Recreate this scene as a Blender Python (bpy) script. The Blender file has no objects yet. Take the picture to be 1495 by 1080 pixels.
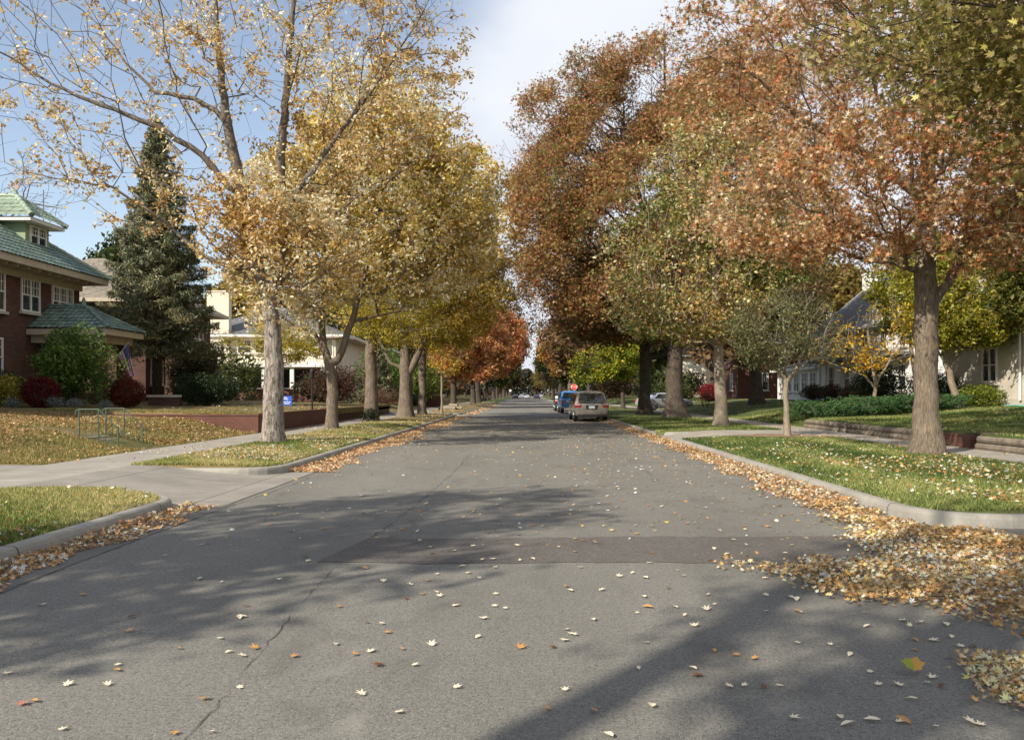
import bpy, math, random
import numpy as np
from mathutils import Vector, Matrix
R = math.radians
scene = bpy.context.scene
col = scene.collection

# ---------------------------------------------------------------- camera
cam_d = bpy.data.cameras.new('camera'); cam = bpy.data.objects.new('camera', cam_d); col.objects.link(cam)
cam.location = (0, 0, 1.6); cam.rotation_euler = (R(90), 0, 0)
cam_d.sensor_width = 36; cam_d.lens = 36 * 1200 / 1495.0
cam_d.shift_x = -22.5 / 1495; cam_d.shift_y = 34 / 1495
cam_d.clip_start = .05; cam_d.clip_end = 6000
scene.camera = cam
# ---------------------------------------------------------------- world
SUN_EL, SUN_AZ = 36.0, (-0.70, -0.71)     # horizontal direction towards the sun
W = bpy.data.worlds.new('World'); scene.world = W; W.use_nodes = True
nt = W.node_tree; nt.nodes.clear()
def N(nt, t, **k):
    n = nt.nodes.new(t)
    for a, b in k.items(): setattr(n, a, b)
    return n
def L(nt, a, b): nt.links.new(a, b)
out = N(nt, 'ShaderNodeOutputWorld'); bg = N(nt, 'ShaderNodeBackground'); sky = N(nt, 'ShaderNodeTexSky')
sky.sky_type = 'NISHITA'; sky.sun_disc = False; sky.sun_elevation = R(SUN_EL)
sky.sun_rotation = math.atan2(SUN_AZ[0], SUN_AZ[1]) % (2 * math.pi); sky.air_density = 1.0; sky.dust_density = .7
tc = N(nt, 'ShaderNodeTexCoord'); sep = N(nt, 'ShaderNodeSeparateXYZ'); L(nt, tc.outputs['Generated'], sep.inputs[0])
def M(nt, op, a, b=None, c=None):
    n = N(nt, 'ShaderNodeMath', operation=op)
    for i, v in enumerate((a, b, c)):
        if v is None: continue
        if isinstance(v, (int, float)): n.inputs[i].default_value = v
        else: L(nt, v, n.inputs[i])
    return n.outputs[0]
zz = M(nt, 'ADD', M(nt, 'MAXIMUM', sep.outputs[2], 0), .22)
cx = M(nt, 'DIVIDE', sep.outputs[0], zz); cy = M(nt, 'DIVIDE', sep.outputs[1], zz)
cmb = N(nt, 'ShaderNodeCombineXYZ'); L(nt, cx, cmb.inputs[0]); L(nt, cy, cmb.inputs[1])
n1 = N(nt, 'ShaderNodeTexNoise'); n1.inputs['Scale'].default_value = .55; n1.inputs['Detail'].default_value = 7; n1.inputs['Roughness'].default_value = .55
L(nt, cmb.outputs[0], n1.inputs['Vector'])
n2 = N(nt, 'ShaderNodeTexNoise'); n2.inputs['Scale'].default_value = 1.1; n2.inputs['Detail'].default_value = 5
L(nt, cmb.outputs[0], n2.inputs['Vector'])
# thick cloud bank to the right and low down, open blue to the upper left
bias = M(nt, 'ADD', M(nt, 'MULTIPLY', sep.outputs[0], 2.0), M(nt, 'MULTIPLY', sep.outputs[2], -1.15))
cov = M(nt, 'ADD', M(nt, 'ADD', n1.outputs[0], bias), .60)
mr = N(nt, 'ShaderNodeMapRange'); mr.interpolation_type = 'SMOOTHSTEP'; L(nt, cov, mr.inputs[0])
mr.inputs[1].default_value = .33; mr.inputs[2].default_value = .68; mr.inputs[3].default_value = .05; mr.inputs[4].default_value = .97
cr = N(nt, 'ShaderNodeValToRGB'); L(nt, n2.outputs[0], cr.inputs[0])
cr.color_ramp.elements[0].position = .36; cr.color_ramp.elements[0].color = (6.0, 6.4, 7.2, 1)
cr.color_ramp.elements[1].position = .66; cr.color_ramp.elements[1].color = (7.6, 7.8, 8.2, 1)
hs = N(nt, 'ShaderNodeHueSaturation'); L(nt, sky.outputs[0], hs.inputs['Color']); hs.inputs['Saturation'].default_value = .82; hs.inputs['Value'].default_value = 1.5
mx = N(nt, 'ShaderNodeMixRGB'); L(nt, mr.outputs[0], mx.inputs[0]); L(nt, hs.outputs[0], mx.inputs[1]); L(nt, cr.outputs[0], mx.inputs[2])
L(nt, mx.outputs[0], bg.inputs[0]); bg.inputs[1].default_value = .086; L(nt, bg.outputs[0], out.inputs[0])
# ---------------------------------------------------------------- sun
sd = bpy.data.lights.new('sun', 'SUN'); so = bpy.data.objects.new('sun', sd); col.objects.link(so)
sd.energy = 4.9; sd.angle = R(.55); sd.color = (1, .92, .78)
hz = math.hypot(*SUN_AZ)
dv = Vector((SUN_AZ[0] / hz * math.cos(R(SUN_EL)), SUN_AZ[1] / hz * math.cos(R(SUN_EL)), math.sin(R(SUN_EL))))
so.rotation_euler = dv.to_track_quat('Z', 'Y').to_euler()
scene.view_settings.view_transform = 'Standard'; scene.view_settings.look = 'None'
scene.view_settings.exposure = 0.58; scene.view_settings.gamma = 1
scene.cycles.max_bounces = 8; scene.cycles.transparent_max_bounces = 8; scene.cycles.use_denoising = True

# ================================================================ helpers
def lin(h):
    h = h.lstrip('#'); v = [int(h[i:i + 2], 16) / 255 for i in (0, 2, 4)]
    return tuple(c / 12.92 if c <= .04045 else ((c + .055) / 1.055) ** 2.4 for c in v)
def tag(o, label=None, cat=None, group=None, kind=None):
    if label: o['label'] = label
    if cat: o['category'] = cat
    if group: o['group'] = group
    if kind: o['kind'] = kind
    return o
def link(name, me, parent=None, mat=None):
    o = bpy.data.objects.new(name, me); col.objects.link(o)
    if mat is not None and me is not None and not me.materials: me.materials.append(mat)
    if parent is not None: o.parent = parent
    return o
def empty(name, loc, rz=0):
    o = bpy.data.objects.new(name, None); col.objects.link(o); o.location = loc; o.rotation_euler.z = rz
    o.empty_display_size = .3
    return o
def thing(name, loc, label, cat, group=None, rz=0):
    return tag(empty(name, loc, rz), label, cat, group)
def copy_tree(o, parent=None):
    c = o.copy(); col.objects.link(c); c.parent = parent
    for ch in list(o.children): copy_tree(ch, c)
    return c

class MB:
    """collects quads / ngons and turns them into one mesh"""
    def __init__(s): s.v = []; s.f = []
    def add(s, vs, fs):
        b = len(s.v); s.v += [tuple(v) for v in vs]; s.f += [tuple(b + i for i in f) for f in fs]; return s
    def box(s, x0, x1, y0, y1, z0, z1, mat=None):
        vs = [Vector(p) for p in ((x0,y0,z0),(x1,y0,z0),(x1,y1,z0),(x0,y1,z0),(x0,y0,z1),(x1,y0,z1),(x1,y1,z1),(x0,y1,z1))]
        if mat: vs = [mat @ v for v in vs]
        return s.add(vs, [(0,3,2,1),(4,5,6,7),(0,1,5,4),(1,2,6,5),(2,3,7,6),(3,0,4,7)])
    def tube(s, pts, rad, n=8, cap=True):
        pts = [Vector(p) for p in pts]
        if isinstance(rad, (int, float)): rad = [rad] * len(pts)
        b = len(s.v); up = None
        for i, p in enumerate(pts):
            d = (pts[min(i + 1, len(pts) - 1)] - pts[max(i - 1, 0)]).normalized()
            if up is None: up = d.orthogonal().normalized()
            up = (up - d * up.dot(d)).normalized(); q = d.cross(up)
            for k in range(n):
                a = 2 * math.pi * k / n; s.v.append(tuple(p + (up * math.cos(a) + q * math.sin(a)) * rad[i]))
        for i in range(len(pts) - 1):
            for k in range(n):
                k2 = (k + 1) % n; s.f.append((b + i*n + k, b + i*n + k2, b + (i+1)*n + k2, b + (i+1)*n + k))
        if cap:
            s.f.append(tuple(b + k for k in reversed(range(n)))); e = b + (len(pts) - 1) * n
            s.f.append(tuple(e + k for k in range(n)))
        return s
    def prism(s, poly, axis, a, b):
        """poly: 2-D points in the other two axes (cyclic order), extruded along axis from a to b"""
        def P(u, v, w): return {'x': (w, u, v), 'y': (u, w, v), 'z': (u, v, w)}[axis]
        n = len(poly)
        return s.add([P(u, v, a) for u, v in poly] + [P(u, v, b) for u, v in poly],
                     [tuple(reversed(range(n))), tuple(range(n, 2*n))] + [(i, (i+1) % n, n + (i+1) % n, n + i) for i in range(n)])
    def build(s, name, mat, parent=None, smooth=False, bevel=0):
        me = bpy.data.meshes.new(name); me.from_pydata(s.v, [], s.f); me.update()
        if smooth: me.shade_smooth()
        o = link(name, me, parent, mat)
        if bevel:
            m = o.modifiers.new('bevel', 'BEVEL'); m.width = bevel; m.segments = 2; m.limit_method = 'ANGLE'
        return o

def mesh_np(name, V, loops, starts, totals, mat, parent=None, colors=None, smooth=False):
    me = bpy.data.meshes.new(name)
    me.vertices.add(len(V)); me.vertices.foreach_set('co', np.asarray(V, np.float32).ravel())
    me.loops.add(len(loops)); me.loops.foreach_set('vertex_index', np.asarray(loops, np.int32))
    me.polygons.add(len(starts)); me.polygons.foreach_set('loop_start', np.asarray(starts, np.int32))
    me.polygons.foreach_set('loop_total', np.asarray(totals, np.int32))
    if colors is not None:
        a = me.attributes.new('tint', 'FLOAT_COLOR', 'FACE')
        c = np.ones((len(starts), 4), np.float32); c[:, :3] = colors; a.data.foreach_set('color', c.ravel())
    me.update(calc_edges=True); me.validate()
    if smooth: me.shade_smooth()
    return link(name, me, parent, mat)

# ---------------------------------------------------------------- materials
def newmat(name):
    m = bpy.data.materials.new(name); m.use_nodes = True; nt = m.node_tree
    return m, nt, nt.nodes['Principled BSDF']
def mix(nt, f, a, b, mode='MIX'):
    n = N(nt, 'ShaderNodeMixRGB', blend_type=mode)
    for i, v in enumerate((f, a, b)):
        if isinstance(v, (int, float)): n.inputs[i].default_value = v
        elif isinstance(v, tuple): n.inputs[i].default_value = (*v[:3], 1)
        else: L(nt, v, n.inputs[i])
    return n.outputs[0]
def noise(nt, vec, scale, detail=4, rough=.55, dist=0):
    n = N(nt, 'ShaderNodeTexNoise'); n.inputs['Scale'].default_value = scale; n.inputs['Detail'].default_value = detail
    n.inputs['Roughness'].default_value = rough; n.inputs['Distortion'].default_value = dist
    if vec is not None: L(nt, vec, n.inputs['Vector'])
    return n.outputs[0]
def mrange(nt, v, a, b, c=0, d=1):
    n = N(nt, 'ShaderNodeMapRange'); L(nt, v, n.inputs[0])
    for i, x in enumerate((a, b, c, d)): n.inputs[i + 1].default_value = x
    return n.outputs[0]
def geo(nt): return N(nt, 'ShaderNodeNewGeometry').outputs['Position']
def objc(nt): return N(nt, 'ShaderNodeTexCoord').outputs['Object']
def scl(nt, v, s):
    n = N(nt, 'ShaderNodeVectorMath', operation='MULTIPLY'); L(nt, v, n.inputs[0]); n.inputs[1].default_value = s; return n.outputs[0]
def bump(nt, b, h, strength=.5, dist=.02):
    n = N(nt, 'ShaderNodeBump'); n.inputs['Strength'].default_value = strength; n.inputs['Distance'].default_value = dist
    L(nt, h, n.inputs['Height']); L(nt, n.outputs[0], b.inputs['Normal'])
def plain(name, c, rough=.6, var=.12, vs=3, metal=0, coat=0, bmp=0):
    m, nt, b = newmat(name); v = noise(nt, objc(nt), vs, 5)
    f = mrange(nt, v, .3, .7, 1 - var, 1 + var)
    cc = N(nt, 'ShaderNodeVectorMath', operation='SCALE'); cc.inputs[0].default_value = c; L(nt, f, cc.inputs['Scale'])
    L(nt, cc.outputs[0], b.inputs['Base Color']); b.inputs['Roughness'].default_value = rough; b.inputs['Metallic'].default_value = metal
    b.inputs['Coat Weight'].default_value = coat
    if bmp: bump(nt, b, noise(nt, objc(nt), 40, 5), bmp, .01)
    return m
def mat_asphalt(name, base, patchy=1.0):
    m, nt, b = newmat(name); p = geo(nt)
    big = noise(nt, scl(nt, p, (1, .35, 1)), .5, 6, .6); mid = noise(nt, p, 2.6, 6, .65)
    fine = noise(nt, p, 120, 3, .7); grit = noise(nt, p, 48, 4, .75)
    c = mix(nt, mrange(nt, big, .35, .65), tuple(x * (1 - .17 * patchy) for x in base), tuple(x * (1 + .15 * patchy) for x in base))
    c = mix(nt, mrange(nt, mid, .4, .75, 0, .5), c, tuple(x * 1.25 for x in base))
    sp = mrange(nt, fine, .53, .66, 0, 1); c = mix(nt, sp, c, tuple(x * 2.5 for x in base)); g2 = noise(nt, p, 22, 5, .8); c = mix(nt, mrange(nt, g2, .40, .60, .35, 0), c, tuple(x * .45 for x in base))
    dk = mrange(nt, grit, .50, .36, 0, .8); c = mix(nt, dk, c, tuple(x * .36 for x in base))
    st_ = noise(nt, scl(nt, p, (.9, .5, 1)), 1.3, 8, .72, .6); c = mix(nt, mrange(nt, st_, .53, .66, 0, .5), c, tuple(x * .55 for x in base)); st2 = noise(nt, p, .8, 8, .7, 1.2); c = mix(nt, mrange(nt, st2, .58, .7, 0, .4), c, tuple(x * 1.6 for x in base))
    # wheel tracks: long worn lanes
    sx = N(nt, 'ShaderNodeSeparateXYZ'); L(nt, p, sx.inputs[0])
    w = M(nt, 'SINE', M(nt, 'ADD', M(nt, 'MULTIPLY', sx.outputs[0], 2.9), M(nt, 'MULTIPLY', big, 2.0)))
    c = mix(nt, mrange(nt, w, -.4, 1, 0, .14), c, tuple(x * .62 for x in base))
    L(nt, c, b.inputs['Base Color']); b.inputs['Roughness'].default_value = .88; b.inputs['Specular IOR Level'].default_value = .25
    h = M(nt, 'ADD', M(nt, 'MULTIPLY', grit, 1.0), M(nt, 'MULTIPLY', fine, .5)); bump(nt, b, h, .7, .008)
    return m
def mat_concrete(name, base, joint=None):
    m, nt, b = newmat(name); p = geo(nt)
    a = noise(nt, p, 1.1, 6, .65); f = noise(nt, p, 70, 4, .7); d = noise(nt, p, 7, 5, .7)
    c = mix(nt, mrange(nt, a, .35, .68), tuple(x * .74 for x in base), tuple(x * 1.1 for x in base))
    c = mix(nt, mrange(nt, d, .52, .75, 0, .55), c, tuple(x * .55 for x in base))
    c = mix(nt, mrange(nt, f, .42, .62, .3, 0), c, tuple(x * .5 for x in base))
    if joint:
        sx = N(nt, 'ShaderNodeSeparateXYZ'); L(nt, p, sx.inputs[0])
        for ax, st, ph in joint:
            fr = M(nt, 'FRACT', M(nt, 'DIVIDE', M(nt, 'ADD', sx.outputs[ax], ph + 100), st))
            e = M(nt, 'LESS_THAN', M(nt, 'ABSOLUTE', M(nt, 'SUBTRACT', fr, .5)), .012 / st)
            c = mix(nt, M(nt, 'MULTIPLY', e, .8), c, (.03, .028, .024))
    L(nt, c, b.inputs['Base Color']); b.inputs['Roughness'].default_value = .9; bump(nt, b, f, .35, .006)
    return m
def mat_lawn(name, g1, g2, dry, dryamt=.5):
    m, nt, b = newmat(name); p = geo(nt)
    a = noise(nt, p, .45, 5, .6); f = noise(nt, scl(nt, p, (1, 1, .5)), 38, 4, .7); d = noise(nt, p, 2.3, 5, .6)
    c = mix(nt, mrange(nt, f, .3, .7), g1, g2)
    c = mix(nt, mrange(nt, M(nt, 'ADD', a, M(nt, 'MULTIPLY', d, .35)), .75 - .35 * dryamt, 1.0 - .3 * dryamt), c, dry)
    L(nt, c, b.inputs['Base Color']); b.inputs['Roughness'].default_value = .95; b.inputs['Specular IOR Level'].default_value = .15
    bump(nt, b, f, 1.0, .05)
    return m
def mat_brick(name, c1, c2, mortar, s=1.0):
    m, nt, b = newmat(name); p = geo(nt); sx = N(nt, 'ShaderNodeSeparateXYZ'); L(nt, p, sx.inputs[0])
    cb = N(nt, 'ShaderNodeCombineXYZ'); L(nt, M(nt, 'ADD', sx.outputs[0], sx.outputs[1]), cb.inputs[0]); L(nt, sx.outputs[2], cb.inputs[1])
    t = N(nt, 'ShaderNodeTexBrick'); L(nt, cb.outputs[0], t.inputs['Vector'])
    t.inputs['Color1'].default_value = (*c1, 1); t.inputs['Color2'].default_value = (*c2, 1); t.inputs['Mortar'].default_value = (*mortar, 1)
    t.inputs['Scale'].default_value = 1; t.inputs['Brick Width'].default_value = .22 * s; t.inputs['Row Height'].default_value = .075 * s
    t.inputs['Mortar Size'].default_value = .008 * s; t.inputs['Bias'].default_value = -.1
    v = noise(nt, p, 1.5, 5); c = mix(nt, mrange(nt, v, .3, .7, 0, .5), t.outputs[0], tuple(x * .5 for x in c1))
    L(nt, c, b.inputs['Base Color']); b.inputs['Roughness'].default_value = .9
    bump(nt, b, t.outputs['Fac'], -.4, .01)
    return m
def mat_bark(name, c1, c2, vscale=1.0, patch=None):
    m, nt, b = newmat(name); p = geo(nt)
    n1 = noise(nt, scl(nt, p, (1, 1, .16)), 26 * vscale, 5, .65, .5); n2 = noise(nt, p, 3.2, 5, .6)
    n3 = noise(nt, scl(nt, p, (1, 1, .5)), 9, 6, .7)
    c = mix(nt, mrange(nt, n1, .36, .62), c1, c2); c = mix(nt, mrange(nt, n2, .35, .7, 0, .45), c, tuple(x * .6 for x in c1))
    if patch: c = mix(nt, mrange(nt, n3, .47, .58), c, patch)
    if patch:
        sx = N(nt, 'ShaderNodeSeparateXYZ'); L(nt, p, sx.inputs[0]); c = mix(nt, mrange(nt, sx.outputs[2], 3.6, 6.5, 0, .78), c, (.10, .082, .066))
    L(nt, c, b.inputs['Base Color']); b.inputs['Roughness'].default_value = .95; b.inputs['Specular IOR Level'].default_value = .2
    bump(nt, b, M(nt, 'ADD', n1, n3), 1.0, .03)
    return m
def mat_leaf(name, trans=.4, rough=.5):
    m, nt, b = newmat(name); a = N(nt, 'ShaderNodeAttribute', attribute_name='tint')
    b.inputs['Roughness'].default_value = rough; b.inputs['Specular IOR Level'].default_value = .35
    L(nt, a.outputs['Color'], b.inputs['Base Color'])
    t = N(nt, 'ShaderNodeBsdfTranslucent'); g = N(nt, 'ShaderNodeGamma'); g.inputs[1].default_value = .88
    L(nt, a.outputs['Color'], g.inputs[0]); L(nt, g.outputs[0], t.inputs[0])
    s = N(nt, 'ShaderNodeMixShader'); s.inputs[0].default_value = trans
    L(nt, b.outputs[0], s.inputs[1]); L(nt, t.outputs[0], s.inputs[2]); L(nt, s.outputs[0], nt.nodes['Material Output'].inputs[0])
    return m
def mat_glass(name, tint=(.02, .025, .03), rough=.06):
    m, nt, b = newmat(name); v = noise(nt, objc(nt), 1.2, 3)
    L(nt, mix(nt, mrange(nt, v, .35, .65), tint, tuple(x * 2.2 for x in tint)), b.inputs['Base Color'])
    b.inputs['Roughness'].default_value = rough; b.inputs['Specular IOR Level'].default_value = .8
    return m
def mat_siding(name, c, step=.13, dark=.55):
    m, nt, b = newmat(name); p = geo(nt); sx = N(nt, 'ShaderNodeSeparateXYZ'); L(nt, p, sx.inputs[0])
    fr = M(nt, 'FRACT', M(nt, 'DIVIDE', sx.outputs[2], step)); v = noise(nt, p, 2, 4)
    cc = mix(nt, mrange(nt, v, .3, .7, 0, .15), c, tuple(x * .75 for x in c)); cc = mix(nt, M(nt, 'MULTIPLY', M(nt, 'LESS_THAN', fr, .1), .6), cc, tuple(x * dark for x in c))
    L(nt, cc, b.inputs['Base Color']); b.inputs['Roughness'].default_value = .6; bump(nt, b, fr, .3, .02)
    return m
def mat_shingle(name, c1, c2, row=.14, wid=.3, rough=.85):
    m, nt, b = newmat(name); p = geo(nt); sx = N(nt, 'ShaderNodeSeparateXYZ'); L(nt, p, sx.inputs[0])
    cb = N(nt, 'ShaderNodeCombineXYZ'); L(nt, M(nt, 'ADD', sx.outputs[0], sx.outputs[1]), cb.inputs[0]); L(nt, sx.outputs[2], cb.inputs[1])
    t = N(nt, 'ShaderNodeTexBrick'); L(nt, cb.outputs[0], t.inputs['Vector'])
    t.inputs['Color1'].default_value = (*c1, 1); t.inputs['Color2'].default_value = (*c2, 1); t.inputs['Mortar'].default_value = (*[x * .5 for x in c1], 1)
    t.inputs['Scale'].default_value = 1; t.inputs['Brick Width'].default_value = wid; t.inputs['Row Height'].default_value = row; t.inputs['Mortar Size'].default_value = .01
    v = noise(nt, p, 1.3, 5); c = mix(nt, mrange(nt, v, .3, .7, 0, .5), t.outputs[0], tuple(x * .6 for x in c1))
    L(nt, c, b.inputs['Base Color']); b.inputs['Roughness'].default_value = rough; bump(nt, b, t.outputs['Fac'], -.4, .015)
    return m

MT = dict(
    asphalt=mat_asphalt('asphalt', (.172, .163, .143)), asphalt_dark=mat_asphalt('asphalt_patch', (.118, .106, .095), .5),
    concrete=mat_concrete('concrete', (.33, .30, .255), [(1, 1.5, .3)]), kerb=mat_concrete('kerb_concrete', (.31, .29, .25), [(1, 3.05, .5)]),
    apron=mat_concrete('apron_concrete', (.27, .245, .21), [(0, 2.1, .4), (1, 2.6, 1.0)]), gutter=mat_concrete('gutter_concrete', (.15, .138, .12)),
    crack=plain('crack', (.065, .058, .05), .95),
    lawn_l=mat_lawn('dry_lawn', (.055, .075, .018), (.13, .135, .045), (.24, .175, .085), .72),
    lawn_g=mat_lawn('green_lawn', (.04, .072, .018), (.10, .14, .042), (.18, .155, .075), .36),
    ground=mat_lawn('far_ground', (.04, .06, .018), (.09, .10, .035), (.16, .12, .06), .5),
    soil=plain('mulch', (.20, .13, .075), .95, .35, 14, bmp=1), brick=mat_brick('red_brick', (.15, .045, .028), (.10, .032, .022), (.12, .10, .085)),
    brick_d=mat_brick('dark_brick', (.085, .034, .024), (.145, .058, .040), (.09, .072, .06), 1.3),
    brick_w=mat_brick('wall_brick', (.15, .048, .030), (.10, .034, .024), (.12, .10, .08)),
    white=plain('white_paint', (.72, .70, .66), .5, .06), cream=plain('cream_stucco', (.62, .55, .43), .85, .1, 2, bmp=.3),
    stone=plain('limestone', (.45, .42, .36), .85, .15, 4, bmp=.3), stucco=plain('grey_stucco', (.50, .45, .38), .9, .15, 1.5, bmp=.4),
    glass=mat_glass('window_glass'), glass_l=mat_glass('curtained_glass', (.12, .12, .11), .12),
    tile=plain('green_tile_sunlit', (.25, .31, .23), .45, .4, 2.2), tile_d=plain('green_tile_dark', (.125, .175, .145), .45, .55, 3.5),  # same tile twice: paler one has sunlight in its colour, darker for main roof
    shake=mat_siding('green_shingle_wall', (.24, .31, .18), .2), soffit=plain('soffit', (.42, .36, .27), .7),
    siding=mat_siding('white_siding', (.78, .77, .74)), blue_siding=mat_siding('blue_siding', (.25, .31, .38)),
    slate=mat_shingle('grey_shingle', (.12, .12, .125), (.16, .16, .165)), tanroof=mat_shingle('tan_shingle', (.26, .22, .17), (.20, .17, .13)),
    dkroof=mat_shingle('brown_shingle', (.07, .055, .045), (.10, .08, .065)),
    rail=plain('green_rail', (.05, .085, .062), .6, .3), black=plain('black_metal', (.015, .015, .016), .5), timber=plain('weathered_timber', (.16, .13, .10), .95, .35, 5, bmp=.8),
    pot=plain('terracotta', (.45, .16, .07), .8), metal=plain('grey_metal', (.25, .26, .27), .4, .1, 3, .7),
    bark=mat_bark('bark_grey', (.10, .078, .058), (.25, .20, .155)), bark_p=mat_bark('bark_pale', (.20, .17, .145), (.42, .375, .325), .8, (.12, .095, .078)),
    bark_d=mat_bark('bark_dark', (.045, .036, .03), (.13, .105, .08)), bark_r=mat_bark('bark_furrowed', (.10, .078, .056), (.25, .20, .15), 1.2),
    bark_y=mat_bark('bark_smooth', (.20, .165, .12), (.34, .28, .21), 1.6), twig=mat_bark('branch_grey', (.085, .07, .056), (.19, .155, .125)),
    leaf=mat_leaf('leaf', .5), needle=mat_leaf('needle', .12, .6), litter=mat_leaf('dry_leaf', .15, .65), blade=mat_leaf('grass_blade', .3, .6),
)

# ================================================================ leaf templates
def star_leaf(lobes, inner=.42, stem=False):
    pts = []
    for i, (a, r) in enumerate(lobes):
        pts.append((r * math.sin(a), r * math.cos(a)))
        if i < len(lobes) - 1:
            b, r2 = lobes[i + 1]; m = (a + b) / 2; q = inner * min(r, r2); pts.append((q * math.sin(m), q * math.cos(m)))
    return pts
mp = star_leaf([(R(-140), .42), (R(-95), .66), (R(-45), .92), (0, 1.0), (R(45), .92), (R(95), .66), (R(140), .42)], .52)
mp = [(x * .5, (y) * .5) for x, y in mp] + [(0, -.12)]
MAPLE = np.array([(x, y, .18 * abs(x) ** 1.2 + .10 * y * y) for x, y in mp])
st = star_leaf([(R(-125), .75), (R(-62), .9), (0, 1.0), (R(62), .9), (R(125), .75)], .36); st = [(x * .5, y * .5) for x, y in st] + [(0, -.08)]
STAR = np.array([(x, y, .15 * abs(x) + .18 * y * y) for x, y in st])
KITE = np.array([(0, -.5, 0), (.27, -.05, .09), (0, .5, -.04), (-.27, -.05, .09)])
OVAL = np.array([(0, -.5, .02), (.2, -.25, .06), (.24, .1, .08), (0, .5, 0), (-.24, .1, .08), (-.2, -.25, .06)])
SLIM = np.array([(0, -.5, 0), (.09, 0, .03), (0, .5, 0), (-.09, 0, .03)])

def rotmats(rng, n, up_bias=0.0, flat=None):
    """random orientations; up_bias pulls the leaf normal to +Z, flat = tilt sigma for leaves lying on the ground"""
    nrm = rng.normal(size=(n, 3))
    if flat is not None: nrm = nrm * flat; nrm[:, 2] = 1
    else: nrm[:, 2] = np.abs(nrm[:, 2]) * .8 + up_bias
    nrm /= np.linalg.norm(nrm, axis=1)[:, None]
    t = rng.normal(size=(n, 3)); t -= (t * nrm).sum(1)[:, None] * nrm; t /= np.linalg.norm(t, axis=1)[:, None]
    b = np.cross(nrm, t)
    return np.stack([t, b, nrm], axis=2)      # columns
def leaves(name, P, size, colors, tmpl, rng, mat, parent=None, up_bias=.3, flat=None, kind=None, curl=None):
    n = len(P); k = len(tmpl); Rm = rotmats(rng, n, up_bias, flat)
    T = np.repeat(tmpl[None], n, 0).copy()
    if curl is not None: T[:, :, 2] *= rng.uniform(curl[0], curl[1], n)[:, None]
    T *= np.asarray(size).reshape(-1, 1, 1) if np.ndim(size) else size
    V = np.einsum('nij,nkj->nki', Rm, T) + P[:, None, :]
    loops = np.arange(n * k); starts = np.arange(n) * k
    o = mesh_np(name, V.reshape(-1, 3), loops, starts, np.full(n, k), mat, parent, colors)
    if kind: o['kind'] = kind
    return o
def pnoise(P, s, seed):
    r = np.random.default_rng(seed); a = np.zeros(len(P))
    for i in range(5):
        k = r.normal(size=3) * s * (1 + i * .6); a += np.sin(P @ k + r.uniform(0, 6.28)) / (1 + i * .4)
    return a / 2.2
def palette(cols, seed=0, spread=.35, scale=.5, vert=0):
    C = np.array([lin(c) for c in cols])
    def f(P, rng):
        t = pnoise(P, scale, seed) * .5 + .5 + rng.normal(size=len(P)) * spread
        if vert: z = P[:, 2]; t = t + vert * ((z - z.min()) / max(np.ptp(z), .1) - .5)
        i = np.clip((t * len(C)).astype(int), 0, len(C) - 1)
        c = C[i] * np.exp(rng.normal(size=(len(P), 1)) * .22)
        return np.clip(c * (1 + rng.normal(size=(len(P), 3)) * .05), 0, .85)
    return f

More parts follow.
